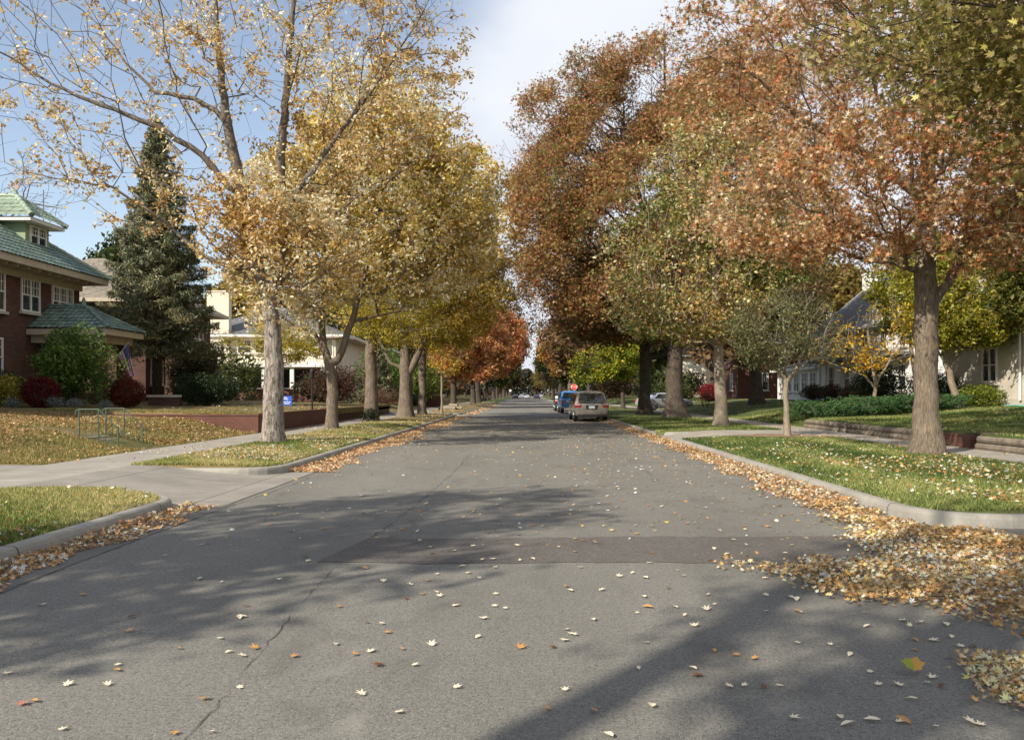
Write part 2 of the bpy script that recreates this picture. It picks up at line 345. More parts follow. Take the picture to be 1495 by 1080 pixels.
# ================================================================ trees
def skeleton(rng, stems, clumps, zmin, up=.5, step=.5, wob=.12, lam=.35):
    pos, par, rad, depth = [], [], [], []
    def addn(p, pa, r=0.0):
        pos.append(p); par.append(pa); rad.append(r); depth.append(0 if pa < 0 else depth[pa] + float(np.linalg.norm(p - pos[pa]))); return len(pos) - 1
    okn = []
    for si, stem in enumerate(stems):
        pts = [np.array(p[:3], float) for p in stem]; rr = [p[3] for p in stem]
        if si == 0: last = addn(pts[0], -1, rr[0])
        else:
            d = [np.linalg.norm(q - pts[0]) for q in pos]; last = int(np.argmin(d))
        okn.append(last)
        for i in range(len(pts) - 1):
            m = max(1, int(np.linalg.norm(pts[i + 1] - pts[i]) / .35))
            for k in range(1, m + 1):
                t = k / m; p = pts[i] * (1 - t) + pts[i + 1] * t
                p = p + rng.normal(size=3) * .018; last = addn(p, last, rr[i] * (1 - t) + rr[i + 1] * t); okn.append(last)
    pts = []
    for (cx, cy, cz, rx, ry, rz, n) in clumps:
        u = rng.normal(size=(n, 3)); u /= np.linalg.norm(u, axis=1)[:, None]; u *= rng.uniform(.12, 1, (n, 1)) ** .42
        pts.append(u * (rx, ry, rz) + (cx, cy, cz))
    pts = np.vstack(pts); pts = pts[pts[:, 2] > zmin * .8]
    top = np.array(stems[0][-1][:3]); 
    start = [i for i in okn if pos[i][2] >= zmin]
    P = np.array([pos[i] for i in start])
    o = np.array([np.min(np.linalg.norm(P - q, axis=1)) for q in pts]); pts = pts[np.argsort(o)]
    cap = len(pos) + len(pts) * 12 + 10
    A = np.zeros((cap, 3)); D = np.full(cap, 1e9); idx = np.zeros(cap, int); m = 0
    for i in start: A[m] = pos[i]; D[m] = depth[i]; idx[m] = i; m += 1
    base_d = D[:m].min()
    for q in pts:
        v = q - A[:m]; d = np.linalg.norm(v, axis=1) + 1e-6
        c = d * (1 + up * np.clip(-v[:, 2] / d, 0, 1)) + lam * (D[:m] - base_d)
        j = int(np.argmin(c)); a = A[j]; ai = idx[j]; dist = d[j]
        if dist < .12: continue
        s = max(1, int(dist / step)); last = ai
        pd = a - pos[par[ai]] if par[ai] >= 0 else np.array([0, 0, 1.]); pd = pd / (np.linalg.norm(pd) + 1e-6)
        mid = a + pd * dist * .28 + (q - a) * .36 + rng.normal(size=3) * dist * wob
        for k in range(1, s + 1):
            t = k / s; p = a * (1 - t) ** 2 + 2 * mid * t * (1 - t) + q * t * t
            if k < s: p = p + rng.normal(size=3) * .03
            last = addn(p, last); 
            if m < cap: A[m] = p; D[m] = depth[last]; idx[m] = last; m += 1
    return np.array(pos), np.array(par), np.array(rad), np.array(depth)

DENS = 2.5
def tree(name, label, cat, base, stems, clumps, leaf, bark, seed=1, zmin=2.5, group=None, up=.5, lam=.35, step=.5, tip=.009, wob=.12, flare=.45, crown_mat=None):
    """stems / clumps are relative to the base point"""
    rng = np.random.default_rng(seed)
    root = thing(name, base, label, cat, group)
    pos, par, rad, dep = skeleton(rng, stems, clumps, zmin, up, step, wob, lam)
    n = len(pos); kids = [[] for _ in range(n)]
    for i, p in enumerate(par):
        if p >= 0: kids[p].append(i)
    cnt = np.zeros(n)
    for i in range(n - 1, -1, -1):
        if not kids[i]: cnt[i] = 1
        if par[i] >= 0: cnt[par[i]] += cnt[i]
    r = tip * cnt ** .47
    for i in range(n):
        if rad[i] > 0: r[i] = rad[i]
    for i in range(n):
        if rad[i] <= 0 and par[i] >= 0: r[i] = min(r[i], r[par[i]] * .82 if rad[par[i]] > 0 else r[par[i]])
    # chains
    V = []; F = []; nv = 0
    LP = []; F4 = []
    stack = [(0, None)]
    while stack:
        i, p = stack.pop(); ch = [] if p is None else [p]; cur = i
        while True:
            ch.append(cur)
            if not kids[cur]: break
            ks = sorted(kids[cur], key=lambda k: -r[k] * (2 if rad[k] > 0 and rad[cur] > 0 else 1)); 
            for k in ks[1:]: stack.append((k, cur))
            cur = ks[0]
        if len(ch) < 2: continue
        C = pos[ch]; rr = r[ch].copy()
        if p is not None: rr[0] = min(rr[0], rr[1] * 1.25)
        mxr = rr.max(); sides = 14 if mxr > .18 else 8 if mxr > .07 else 5 if mxr > .03 else 3
        d = np.gradient(C, axis=0); d /= np.linalg.norm(d, axis=1)[:, None] + 1e-9
        u = np.cross(d, [0.31, .93, .17]); u /= np.linalg.norm(u, axis=1)[:, None] + 1e-9; w = np.cross(d, u)
        ang = np.arange(sides) * 2 * np.pi / sides
        RR = np.repeat(rr[:, None], sides, 1)
        if p is None:
            h = C[:, 2:3]; RR = RR * (1 + flare * np.exp(-h / (rr[0] * .75 + .04)) * (1 + .3 * np.sin(ang[None] * 3 + seed)) + .04 * np.sin(ang[None] * 2 + h * 1.7 + seed))
        vs = C[:, None, :] + (u[:, None, :] * np.cos(ang)[None, :, None] + w[:, None, :] * np.sin(ang)[None, :, None]) * RR[:, :, None]
        if p is None: vs[0, :, 2] -= .12
        V.append(vs.reshape(-1, 3)); m = len(ch)
        a = np.arange(m - 1)[:, None] * sides + np.arange(sides)[None]; b = np.arange(m - 1)[:, None] * sides + (np.arange(sides)[None] + 1) % sides
        F4.append(np.stack([a, b, b + sides, a + sides], 2).reshape(-1, 4) + nv); nv += m * sides
    V = np.vstack(V); F4 = np.vstack(F4)
    # the skeleton is in base-relative coordinates
    tr = mesh_np('trunk', V, F4.ravel(), np.arange(len(F4)) * 4, np.full(len(F4), 4), bark, root, smooth=True)
    if leaf:
        twig = np.where((r < leaf.get('twig_r', .03)) & (rad <= 0))[0]
        if leaf.get('keep'): twig = twig[leaf['keep'](pos[twig], rng)]
        k = leaf['k']; kk = rng.poisson(k * DENS, len(twig)) if k >= 1 else (rng.random(len(twig)) < k).astype(int)
        if leaf.get('clump'):      # uneven: some twigs full, some bare
            q = pnoise(pos[twig], leaf['clump'], seed + 7); kk = (kk * np.clip(.95 + q * 2.5, .02, 3)).astype(int)
        i = np.repeat(twig, kk); pp = np.where(par[i] >= 0, par[i], i)
        t = rng.random((len(i), 1)); P = pos[i] * t + pos[pp] * (1 - t) + rng.normal(size=(len(i), 3)) * leaf['sig'] * np.array([1, 1, .8]) + np.array([0, 0, -leaf.get('droop', .03)])
        P = P[P[:, 2] > leaf.get('zcut', .8)]
        s = leaf['size'] * rng.uniform(.6, 1.25, len(P))
        leaves('crown', P, s, leaf['pal'](P, rng), leaf['shape'], rng, crown_mat or MT['leaf'], root, up_bias=leaf.get('upb', .25), curl=(.3, 2.2))
    return root

def nstem(h, r0, r1, lean=(0, 0), bend=.1, seed=0):
    g = random.Random(seed); k = 5; out = []
    for i in range(k + 1):
        t = i / k; out.append((lean[0] * t + g.uniform(-bend, bend) * (t if i else 0), lean[1] * t + g.uniform(-bend, bend) * (t if i else 0), h * t, r0 * (1 - t) + r1 * t))
    return out

# ================================================================ ground and street
def sm(t): t = np.clip(t, 0, 1); return t * t * (3 - 2 * t)
def z_left(X, Y):
    X = np.asarray(X, float); Y = np.asarray(Y, float)
    z = np.full(np.broadcast(X, Y).shape, .2)
    pk = .15 + .05 * np.clip((-4.95 - X) / 2.75, 0, 1) + .035 * np.sin(np.clip((-4.95 - X) / 2.75, 0, 1) * np.pi)
    z = np.where(X > -7.7, pk, z)
    d = -9.42 - X
    mound = (.5 * sm(d / 3.0) + .43 * np.clip((d - 3) / 9, 0, 1)) * sm((Y - 16.2) / 2.6)
    y2 = .62 + .35 * np.clip((-9.6 - X) / 12, 0, 1)
    y3 = .5 * sm(d / 3.5) + .3 * np.clip(d / 14, 0, 1)
    yard = np.where(Y < 29, mound, np.where(Y < 58, y2, y3))
    yard = yard + .02 * np.sin(X * 1.7 + Y) * np.cos(Y * 1.3)* sm(d)
    return np.where(d > 0, z + yard, z)
def z_right(X, Y):
    X = np.asarray(X, float); Y = np.asarray(Y, float)
    t = np.clip((X - 4.9) / 4.7, 0, 1); z = .15 + .07 * t + .05 * np.sin(t * np.pi)
    d = X - 11.25
    a = .36 + .5 * sm((d - .5) / 9); b = .4 * sm(d / 3.2) + .46 * sm((d - .5) / 9)
    k = sm((Y - 32.5) / 2.5) + sm((17.5 - Y) / 1.5)
    yard = a * (1 - k) + b * k + .02 * np.sin(X * 1.3 + Y * .7) * sm(d)
    return np.where(d > 0, .22 + yard, np.where(X > 9.6, .22, z))
def grid(name, xs, ys, zf, mat, snap=None, dz=0):
    X, Y = np.meshgrid(xs, ys); X = X.copy(); Y = Y.copy()
    if snap: X, Y = snap(X, Y)
    Z = zf(X, Y) + dz; nx, ny = len(xs), len(ys)
    V = np.stack([X, Y, Z], 2).reshape(-1, 3)
    a = (np.arange(ny - 1)[:, None] * nx + np.arange(nx - 1)[None]).ravel()
    F = np.stack([a, a + 1, a + nx + 1, a + nx], 1)
    if name == 'lawn':
        ring_ = np.concatenate([np.arange(nx), np.arange(1, ny) * nx + nx - 1, (ny - 1) * nx + np.arange(nx - 2, -1, -1), np.arange(ny - 2, 0, -1) * nx])
        W_ = V[ring_] - (0, 0, .28); m_ = len(ring_); b_ = len(V); i_ = np.arange(m_); j_ = (i_ + 1) % m_
        V = np.vstack([V, W_]); F = np.vstack([F, np.stack([ring_[i_], b_ + i_, b_ + j_, ring_[j_]], 1)])
    o = mesh_np(name, V, F.ravel(), np.arange(len(F)) * 4, np.full(len(F), 4), mat, smooth=True); o['kind'] = 'structure'; return o
def st(o): o['kind'] = 'structure'; return o
def sheet(name, x0, x1, y0, y1, z, mat): return st(MB().add([(x0,y0,z),(x1,y0,z),(x1,y1,z),(x0,y1,z)], [(0,1,2,3)]).build(name, mat))
lerp = np.linspace
def span(a, b, s): return np.linspace(a, b, max(2, int(abs(b - a) / s) + 1))

sheet('ground', -1800, 1800, -300, 2600, -.06, MT['ground'])
sheet('road', -4.85, 4.75, -14, 420, 0, MT['asphalt'])
sheet('side_street', 4.75, 70, -3.5, 9.75, 0, MT['asphalt'])
sheet('cross_street', -90, 90, 420, 432, 0, MT['asphalt'])
# darker repaired strip with a ragged edge
rg = random.Random(5); pts = []
for i in range(41): x = -2.0 + 6.7 * i / 40; pts.append((x + (0 if i else .0), 7.75 + rg.uniform(-.03, .03) + (.04 * math.sin(x * 2.1)), .004))
for i in range(41): x = 4.7 - 6.45 * i / 40; pts.append((x, 9.08 + rg.uniform(-.04, .04) + .05 * math.sin(x * 1.7) + .05 * max(0, x), .004))
st(MB().add(pts, [tuple(range(len(pts)))]).build('road_patch', MT['asphalt_dark']))
# worn pale patches
def blob(cx, cy, rx, ry, z, mat, name, seed, k=40):
    g = random.Random(seed); ph = [g.uniform(0, 6.28) for _ in range(6)]
    P = []
    for i in range(k):
        a = 2 * math.pi * i / k; r = 1 + sum(math.sin(a * (j + 2) + ph[j]) * .13 / (1 + j * .3) for j in range(6))
        P.append((cx + rx * r * math.cos(a), cy + ry * r * math.sin(a), z))
    return st(MB().add(P, [tuple(range(k))]).build(name, mat))
# cracks
def crack(p, w, seed, amp=.05):
    g = random.Random(seed); m = MB(); pp = []
    for (a, b) in zip(p[:-1], p[1:]):
        k = max(3, int(math.dist(a, b) / .09))
        for i in range(k): t = i / k; pp.append((a[0]*(1-t)+b[0]*t + g.uniform(-amp, amp), a[1]*(1-t)+b[1]*t + g.uniform(-amp, amp)))
    vs = []; n = len(pp)
    for i, (x, y) in enumerate(pp):
        ww = w * g.uniform(.2, 1.0) * (1 if .5 < math.sin(i * .37) + 1.1 else .3); vs += [(x - ww, y, .005), (x + ww, y, .005)]
    m.add(vs, [(2*i, 2*i+1, 2*i+3, 2*i+2) for i in range(n - 1)]); return st(m.build('road_crack', MT['crack']))
crack([(-1.62, 3.3), (-1.58, 4.1), (-1.66, 5.2), (-1.72, 6.3), (-1.78, 7.7)], .0045, 1, .016)
crack([(-1.72, 9.1), (-1.6, 12), (-1.5, 16), (-1.5, 22)], .008, 3, .03)
crack([(-4.2, 5.0), (-4.25, 9), (-4.2, 11.8), (-4.1, 15.6)], .009, 4, .015)
crack([(-2.6, 5.05), (-.6, 5.0), (1.2, 5.02), (3.9, 5.1)], .003, 5, .015)
crack([(1.6, 12), (2.4, 12.4), (3.9, 11.6), (4.5, 9.6)], .009, 6, .03)
crack([(2.4, 14.5), (2.45, 18), (2.3, 26)], .006, 7, .03)
crack([(3.6, 12.6), (3.9, 13.6), (4.1, 15.5)], .008, 9, .03)
# concrete gutters
sheet('gutter', -4.8, -4.25, -14, 11.9, .004, MT['gutter']); sheet('gutter', -4.8, -4.35, 16.6, 57, .004, MT['gutter'])
sheet('gutter', 5.6, 60, 9.15, 9.7, .004, MT['gutter'])
def path_arc(cx, cy, r, a0, a1, k=8): return [(cx + r * math.cos(R(a0 + (a1 - a0) * i / k)), cy + r * math.sin(R(a0 + (a1 - a0) * i / k))) for i in range(k + 1)]
def kerb(path, away, taper=(0, 0), name='kerb'):
    """away = +1: the kerb body lies to the left of the travel direction"""
    prof = [(0, -.03), (.018, .10), (.035, .138), (.065, .155), (.17, .158), (.175, .05)]
    q = []
    for a, b in zip(path[:-1], path[1:]):
        k = max(1, int(math.dist(a, b) / 1.5)); q += [(a[0]+(b[0]-a[0])*i/k, a[1]+(b[1]-a[1])*i/k) for i in range(k)]
    q.append(path[-1]); n = len(q); vs = []; L_ = [0]
    for i in range(1, n): L_.append(L_[-1] + math.dist(q[i], q[i-1]))
    g = random.Random(int(abs(path[0][0] * 7 + path[0][1] * 3)))
    for i in range(n):
        a = q[max(0, i-1)]; b = q[min(n-1, i+1)]; d = math.dist(a, b) or 1; nx, ny = -(b[1]-a[1])/d*away, (b[0]-a[0])/d*away
        s = 1
        if taper[0]: s = min(s, .12 + L_[i] / taper[0])
        if taper[1]: s = min(s, .12 + (L_[-1] - L_[i]) / taper[1])
        s = min(1, s); w = g.uniform(-.008, .008)
        for u, z in prof: vs.append((q[i][0] + nx * (u + w), q[i][1] + ny * (u + w), z * s if z > 0 else z))
    m = len(prof); fs = [(i*m+j, i*m+j+1, (i+1)*m+j+1, (i+1)*m+j) for i in range(n-1) for j in range(m-1)]
    fs += [tuple(range(m)), tuple((n-1)*m + j for j in range(m))]
    return st(MB().add(vs, fs).build(name, MT['kerb'], smooth=False))
kerb([(-4.8, -14), (-4.8, 10.9)] + path_arc(-5.9, 10.9, 1.1, 0, 75) + [(-6.4, 12.1), (-7.2, 12.3)], 1, (0, 1.6))
kerb([(-7.72, 15.74), (-6.6, 15.78)] + path_arc(-5.75, 16.75, .95, -90, 0) + [(-4.8, 56)] + path_arc(-5.6, 56, .8, 0, 80), 1, (.0, 0))
kerb([(-7, 60.6)] + path_arc(-5.6, 61.4, .8, -80, 0) + [(-4.8, 84)], 1, (1.5, 0))
kerb([(-4.8, 87.5), (-4.8, 128)] + path_arc(-7.8, 128, 3, 0, 90), 1); kerb([(-30, 138)] + path_arc(-7.8, 141, 3, -90, 0) + [(-4.8, 419)], 1)
kerb([(60, 9.72), (5.75, 9.72)] + path_arc(5.75, 10.75, 1.03, -90, -180) + [(4.7, 25.9)] + path_arc(5.3, 25.9, .6, 180, 100), -1)
kerb([(7.4, 30.9), (6.2, 30.7)] + path_arc(5.6, 31.6, .95, 260, 180) + [(4.7, 128)] + path_arc(7.7, 128, 3, 180, 90), -1, (1.2, 0))
kerb([(30, 138)] + path_arc(7.7, 141, 3, 270, 180) + [(4.7, 419)], -1)
# lawns
def snap_l1(X, Y):      # rounded end of the near parkway
    cx, cy, r = -5.9, 10.9, .96
    dx, dy = X - cx, Y - cy; d = np.hypot(dx, dy); k = (dx > 0) & (dy > 0) & (d > r)
    X = np.where(k, cx + dx / np.maximum(d, 1e-6) * r, X); Y = np.where(k, cy + dy / np.maximum(d, 1e-6) * r, Y)
    Y = np.where((X < cx) & (Y > 11.8), 11.85 + (cx - X) * .16 + 0 * Y, Y); return X, Y
grid('lawn', span(-7.7, -4.96, .12), span(-12, 12.2, .15), z_left, MT['lawn_l'], snap_l1)
def snap_l2(X, Y):
    cx, cy, r = -5.75, 16.75, .8
    dx, dy = X - cx, Y - cy; d = np.hypot(dx, dy); k = (dx > 0) & (dy < 0) & (d > r)
    X = np.where(k, cx + dx / np.maximum(d, 1e-6) * r, X); Y = np.where(k, cy + dy / np.maximum(d, 1e-6) * r, Y); return X, Y
grid('lawn', span(-7.7, -4.96, .15), span(15.95, 56.2, .25), z_left, MT['lawn_l'], snap_l2)
grid('lawn', span(-7.7, -4.96, .4), span(61, 84, .8), z_left, MT['lawn_l']); grid('lawn', span(-7.7, -4.96, .5), span(87.5, 130, 1.2), z_left, MT['lawn_l'])
grid('lawn', span(-7.7, -4.96, .9), span(139, 419, 6), z_left, MT['lawn_g'])
grid('lawn', np.concatenate([span(-60, -22, 2), span(-21.5, -13, .5), span(-12.8, -9.41, .15)]), span(16.05, 28.98, .2), z_left, MT['lawn_l'])
grid('lawn', np.concatenate([span(-60, -22, 3), span(-21, -9.6, .6)]), span(29.02, 57.8, .6), z_left, MT['lawn_l'])
grid('lawn', np.concatenate([span(-60, -22, 3), span(-21, -9.41, .8)]), span(60.8, 130, 1.5), z_left, MT['lawn_l'])
grid('lawn', span(-60, -9.41, 5), span(139, 419, 8), z_left, MT['ground']); grid('lawn', span(-60, -9.41, 2), span(-12, 12.5, 1), z_left, MT['lawn_l'])
def snap_r1(X, Y):
    cx, cy, r = 5.75, 10.75, .88
    dx, dy = X - cx, Y - cy; d = np.hypot(dx, dy); k = (dx < 0) & (dy < 0) & (d > r)
    X = np.where(k, cx + dx / np.maximum(d, 1e-6) * r, X); Y = np.where(k, cy + dy / np.maximum(d, 1e-6) * r, Y); return X, Y
grid('lawn', span(4.86, 9.6, .12), span(9.87, 26.4, .14), z_right, MT['lawn_g'], snap_r1)
grid('lawn', span(4.86, 9.6, .2), span(30.8, 130, .5), z_right, MT['lawn_g'])
grid('lawn', np.concatenate([span(11.27, 22, .35), span(23, 70, 2)]), span(17.6, 130, .6), z_right, MT['lawn_g'])
grid('lawn', np.concatenate([span(11.27, 22, .5), span(23, 70, 2)]), span(9.87, 17.59, .5), z_right, MT['lawn_g'])
grid('lawn', span(4.86, 9.6, 1), span(139, 419, 8), z_right, MT['lawn_g']); grid('lawn', span(11.25, 70, 5), span(139, 419, 8), z_right, MT['ground'])
# paving
def zc(v): return lambda X, Y: np.full(np.shape(X), v)
grid('sidewalk', span(-9.44, -7.68, .6), span(-12, 130, 1), lambda X, Y: z_left(X, Y) * 0 + .204, MT['concrete'])
grid('sidewalk', span(9.58, 11.28, .6), span(9.87, 130, 1), lambda X, Y: np.full(np.shape(X), .224), MT['concrete'])
grid('driveway', span(-60, -9.43, 3), span(12.4, 16.1, 1), zc(.2), MT['apron'])
grid('driveway', span(-7.69, -4.3, .2), span(11.6, 16.8, .2), lambda X, Y: .2 * sm((-4.9 - X) / 2.7) + .008, MT['apron'])
grid('driveway', span(-60, -9.43, 3), span(57.9, 60.7, 1), lambda X, Y: .2 + .5 * sm((-9.4 - X) / 3.5), MT['concrete'])
grid('driveway', span(-7.7, -4.4, .3), span(56.1, 61, .5), lambda X, Y: .2 * sm((-4.9 - X) / 2.7) + .008, MT['concrete'])
grid('driveway', span(4.5, 9.6, .3), span(26.3, 30.9, .3), lambda X, Y: .215 * sm((X - 4.8) / 2.2) + .008, MT['concrete'])
o = MB()
for i in range(5): pass

# ================================================================ things in the yards
def wall_box(name, x0, x1, y0, y1, z0, z1, mat, parent): return MB().box(x0, x1, y0, y1, z0, z1).build(name, mat, parent)
# brick retaining wall round the neighbour's raised yard, stepped at a pier
t = thing('retaining_wall', (-9.5, 29, .15), 'low red brick retaining wall turning the corner beside the leaf covered mound', 'wall', 'brick retaining walls along the left sidewalk')
wall_box('wall', -.18, .0, 0, 10.6, -.1, .66, MT['brick_w'], t); wall_box('wall', -14, -.18, 0, .2, -.1, .66, MT['brick_w'], t)
wall_box('coping', -.2, .02, -.02, 10.62, .66, .72, MT['brick_w'], t); wall_box('coping', -14, -.2, -.02, .22, .66, .72, MT['brick_w'], t)
t = thing('retaining_wall', (-9.75, 39.8, .15), 'low red brick retaining wall with end piers beyond the forked tree', 'wall', 'brick retaining walls along the left sidewalk')
wall_box('wall', -.2, 0, .4, 9, -.1, .62, MT['brick_w'], t); wall_box('pier', -.3, .12, 0, .4, -.1, .74, MT['brick_w'], t); wall_box('pier', -.3, .12, 9, 9.4, -.1, .74, MT['brick_w'], t)
t = thing('retaining_wall', (-9.6, 51.2, .15), 'short brick wall with pale capped pier behind the twin trunks', 'wall', 'brick retaining walls along the left sidewalk')
wall_box('wall', -.2, 0, .4, 6, -.1, .55, MT['brick_w'], t); wall_box('pier', -.32, .14, 0, .4, -.1, .85, MT['brick_w'], t); wall_box('cap', -.36, .18, -.04, .44, .85, .93, MT['stone'], t)
# front steps with green handrails
t = thing('front_steps', (-9.5, 21.1, .2), 'short flight of grey concrete steps climbing the leafy mound', 'steps')
for i, (x, z) in enumerate(((-.72, -.06), (-.98, .08), (-1.24, .2))): MB().box(x - .42, x, -.6, .6, z - .25, z + .02).build('step', MT['apron'], t, bevel=.01)
MB().box(-3.4, -1.5, -.6, .6, .0, .29).build('landing', MT['apron'], t, bevel=.01)
def rail(y, lab):
    t = thing('handrail', (-9.5, y, .2), lab, 'handrail', 'green pipe handrails at the front steps')
    for px_, pz_, pt_ in ((-.68, -.05, .5), (-1.17, .24, 1.0), (-1.65, .24, 1.0)): MB().tube([(px_, 0, pz_), (px_, 0, pt_)], .018, 8).build('post', MT['rail'], t)
    MB().tube([(-.6, 0, .38), (-.62, 0, .47), (-.68, 0, .505), (-1.17, 0, 1.0), (-1.65, 0, 1.0), (-1.73, 0, .97), (-1.75, 0, .88)], .015, 8).build('top_rail', MT['rail'], t)
    MB().tube([(-.68, 0, .06), (-1.17, 0, .36), (-1.65, 0, .36)], .010, 6).build('lower_rail', MT['rail'], t)
    for x in (-.84, -1.0, -1.33, -1.49):
        zt = .505 + (-.68 - x) / .49 * .495 if x > -1.17 else 1.0; zb = .06 + (-.68 - x) / .49 * .3 if x > -1.17 else .36
        MB().tube([(x, 0, zb), (x, 0, zt)], .007, 5).build('baluster', MT['rail'], t)
rail(20.45, 'green pipe handrail on the near side of the concrete steps'); rail(21.75, 'green pipe handrail on the far side of the concrete steps')
# timber edging and brick steps on the right
def timber(pts, lab, rows=2):
    t = thing('timber_edging', (pts[0][0], pts[0][1], .2), lab, 'edging', 'stacked log edgings beside the right sidewalk')
    g = random.Random(int(pts[0][1] * 3))
    for k in range(rows):
        for a, b in zip(pts[:-1], pts[1:]):
            n = max(1, int(math.dist(a, b) / 2.4))
            for i in range(n):
                p = [a[j] + (b[j] - a[j]) * i / n - pts[0][j] for j in (0, 1)]; q = [a[j] + (b[j] - a[j]) * (i + .985) / n - pts[0][j] for j in (0, 1)]
                r = g.uniform(.085, .10); z = .09 + k * .175; dx = k * .05
                MB().tube([(p[0] + dx, p[1], z), ((p[0]+q[0])/2 + dx, (p[1]+q[1])/2, z + g.uniform(-.008, .01)), (q[0] + dx, q[1], z)], [r, r * 1.05, r * .97], 9).build('log', MT['timber'], t, smooth=False)
timber([(11.17, 33), (11.2, 22.6)], 'weathered log edging between the juniper hedge and the large trunk')
timber([(11.12, 20.3), (11.2, 16.2)], 'weathered log edging to the right of the brick steps')
t = thing('brick_edging', (11.1, 20.6, .2), 'low red brick garden wall with a curved brick top beside the right sidewalk', 'wall')
MB().box(0, .22, 0, 1.9, -.05, .36).box(.22, 9, .0, .2, -.05, .40).build('wall', MT['brick_w'], t)
# blue yard sign, dark post
t = thing('yard_sign', (-9.95, 33.5, .83), 'small blue printed yard sign standing on the raised lawn', 'sign')
sg, nts, bb = newmat('blue_sign'); v = noise(nts, scl(nts, objc(nts), (6, 1, 16)), 1.0, 3, .7)
L(nts, mix(nts, M(nts, 'GREATER_THAN', v, .58), (.02, .10, .52), (.55, .62, .75)), bb.inputs['Base Color'])
MB().box(-.05, .35, -.01, .01, .28, .66).build('panel', plain('blue_sign_plain', (.015, .09, .50), .5, .05), t); [MB().tube([(q, 0, 0), (q, 0, .3)], .008, 5).build('stake', MT['metal'], t) for q in (.02, .28)]
m = MB()
for (x0, x1, z) in ((0, .16, .58), (.0, .2, .52), (.02, .10, .40), (.13, .2, .42), (.22, .3, .40), (.04, .26, .34)): m.box(x0, x1, -.014, -.011, z, z + .028)
m.build('lettering', MT['white'], t)
t = thing('garden_post', (-9.9, 37.8, .84), 'thin black lantern post on the raised lawn beside the blue sign', 'lamp post')
MB().tube([(0, 0, 0), (0, 0, 1.45)], [.045, .04], 8).build('post', MT['black'], t); MB().tube([(0, 0, 1.45), (0, 0, 1.5), (0, 0, 1.78), (0, 0, 1.9)], [.05, .09, .13, .02], 6).build('lantern', MT['black'], t)
# street signs
def signpost(x, y, lab, z, kind):
    t = thing('street_sign', (x, y, .18), lab, 'sign')
    MB().tube([(0, 0.03, 0), (0, 0.03, z + .3)], .035, 6).build('post', MT['metal'], t)
    if kind == 'stop':
        r = .38; oc = [(r * math.cos(R(22.5 + 45*i)), z + r * math.sin(R(22.5 + 45*i))) for i in range(8)]
        MB().prism(oc, 'y', 0, .006).build('rim', MT['white'], t)
        oc = [(r * .93 * math.cos(R(22.5 + 45*i)), z + r * .93 * math.sin(R(22.5 + 45*i))) for i in range(8)]
        MB().prism(oc, 'y', -.004, 0).build('face', plain('stop_red', (.62, .03, .02), .4, .05), t)
        cu = bpy.data.curves.new('lettering', 'FONT'); cu.body = 'STOP'; cu.size = .34; cu.align_x = 'CENTER'; cu.align_y = 'CENTER'; cu.extrude = .002
        o = bpy.data.objects.new('lettering', cu); col.objects.link(o); o.parent = t; o.location = (0, -.007, z); o.rotation_euler = (R(90), 0, 0); cu.materials.append(MT['white']); me_ = bpy.data.meshes.new_from_object(o); bpy.data.objects.remove(o); o = link('lettering', me_, t); o.location = (0, -.007, z); o.rotation_euler = (R(90), 0, 0)
    elif kind == 'grey': MB().box(-.24, .24, -.005, .005, z - .3, z + .3).build('panel', MT['metal'], t)
    else: MB().prism([(.4 * math.cos(R(30*i)), z + .4 * math.sin(R(30*i))) for i in range(12)], 'y', 0, .006).build('panel', MT['white'], t)
signpost(5.4, 95, 'red octagonal stop sign showing above the blue pickup truck', 2.15, 'stop')
signpost(-5.6, 128, 'grey street sign on a thin post at the left kerb past the orange trees', 2.1, 'grey')
signpost(-5.6, 268, 'tiny round white sign far down the left side of the street', 2.3, 'round')
# sawn logs by the left kerb
t = thing('log_pile', (-6.0, 70, .2), 'small pile of sawn logs with pale cut ends lying by the left kerb', 'logs')
for (x, y, z, a) in ((-1.2, 0, .14, .9), (-.5, -.4, .14, .5), (0, -.2, .14, .2), (-.3, .3, .36, .7)):
    d = Vector((math.cos(a), math.sin(a) * -.6, 0)) * .5; MB().tube([Vector((x, y, z)) - d, Vector((x, y, z)) + d], .15, 9).build('log', MT['bark_y'], t)
t = thing('brick_pier', (-8.6 - 1, 82, .25), 'low square brick gate pier between the distant left tree trunks', 'pier')
MB().box(-1.4, 1.0, 0, .5, -.1, 1.1).build('wall', MT['brick_w'], t); MB().box(-1.45, 1.05, -.05, .55, 1.1, 1.2).build('cap', MT['stone'], t)

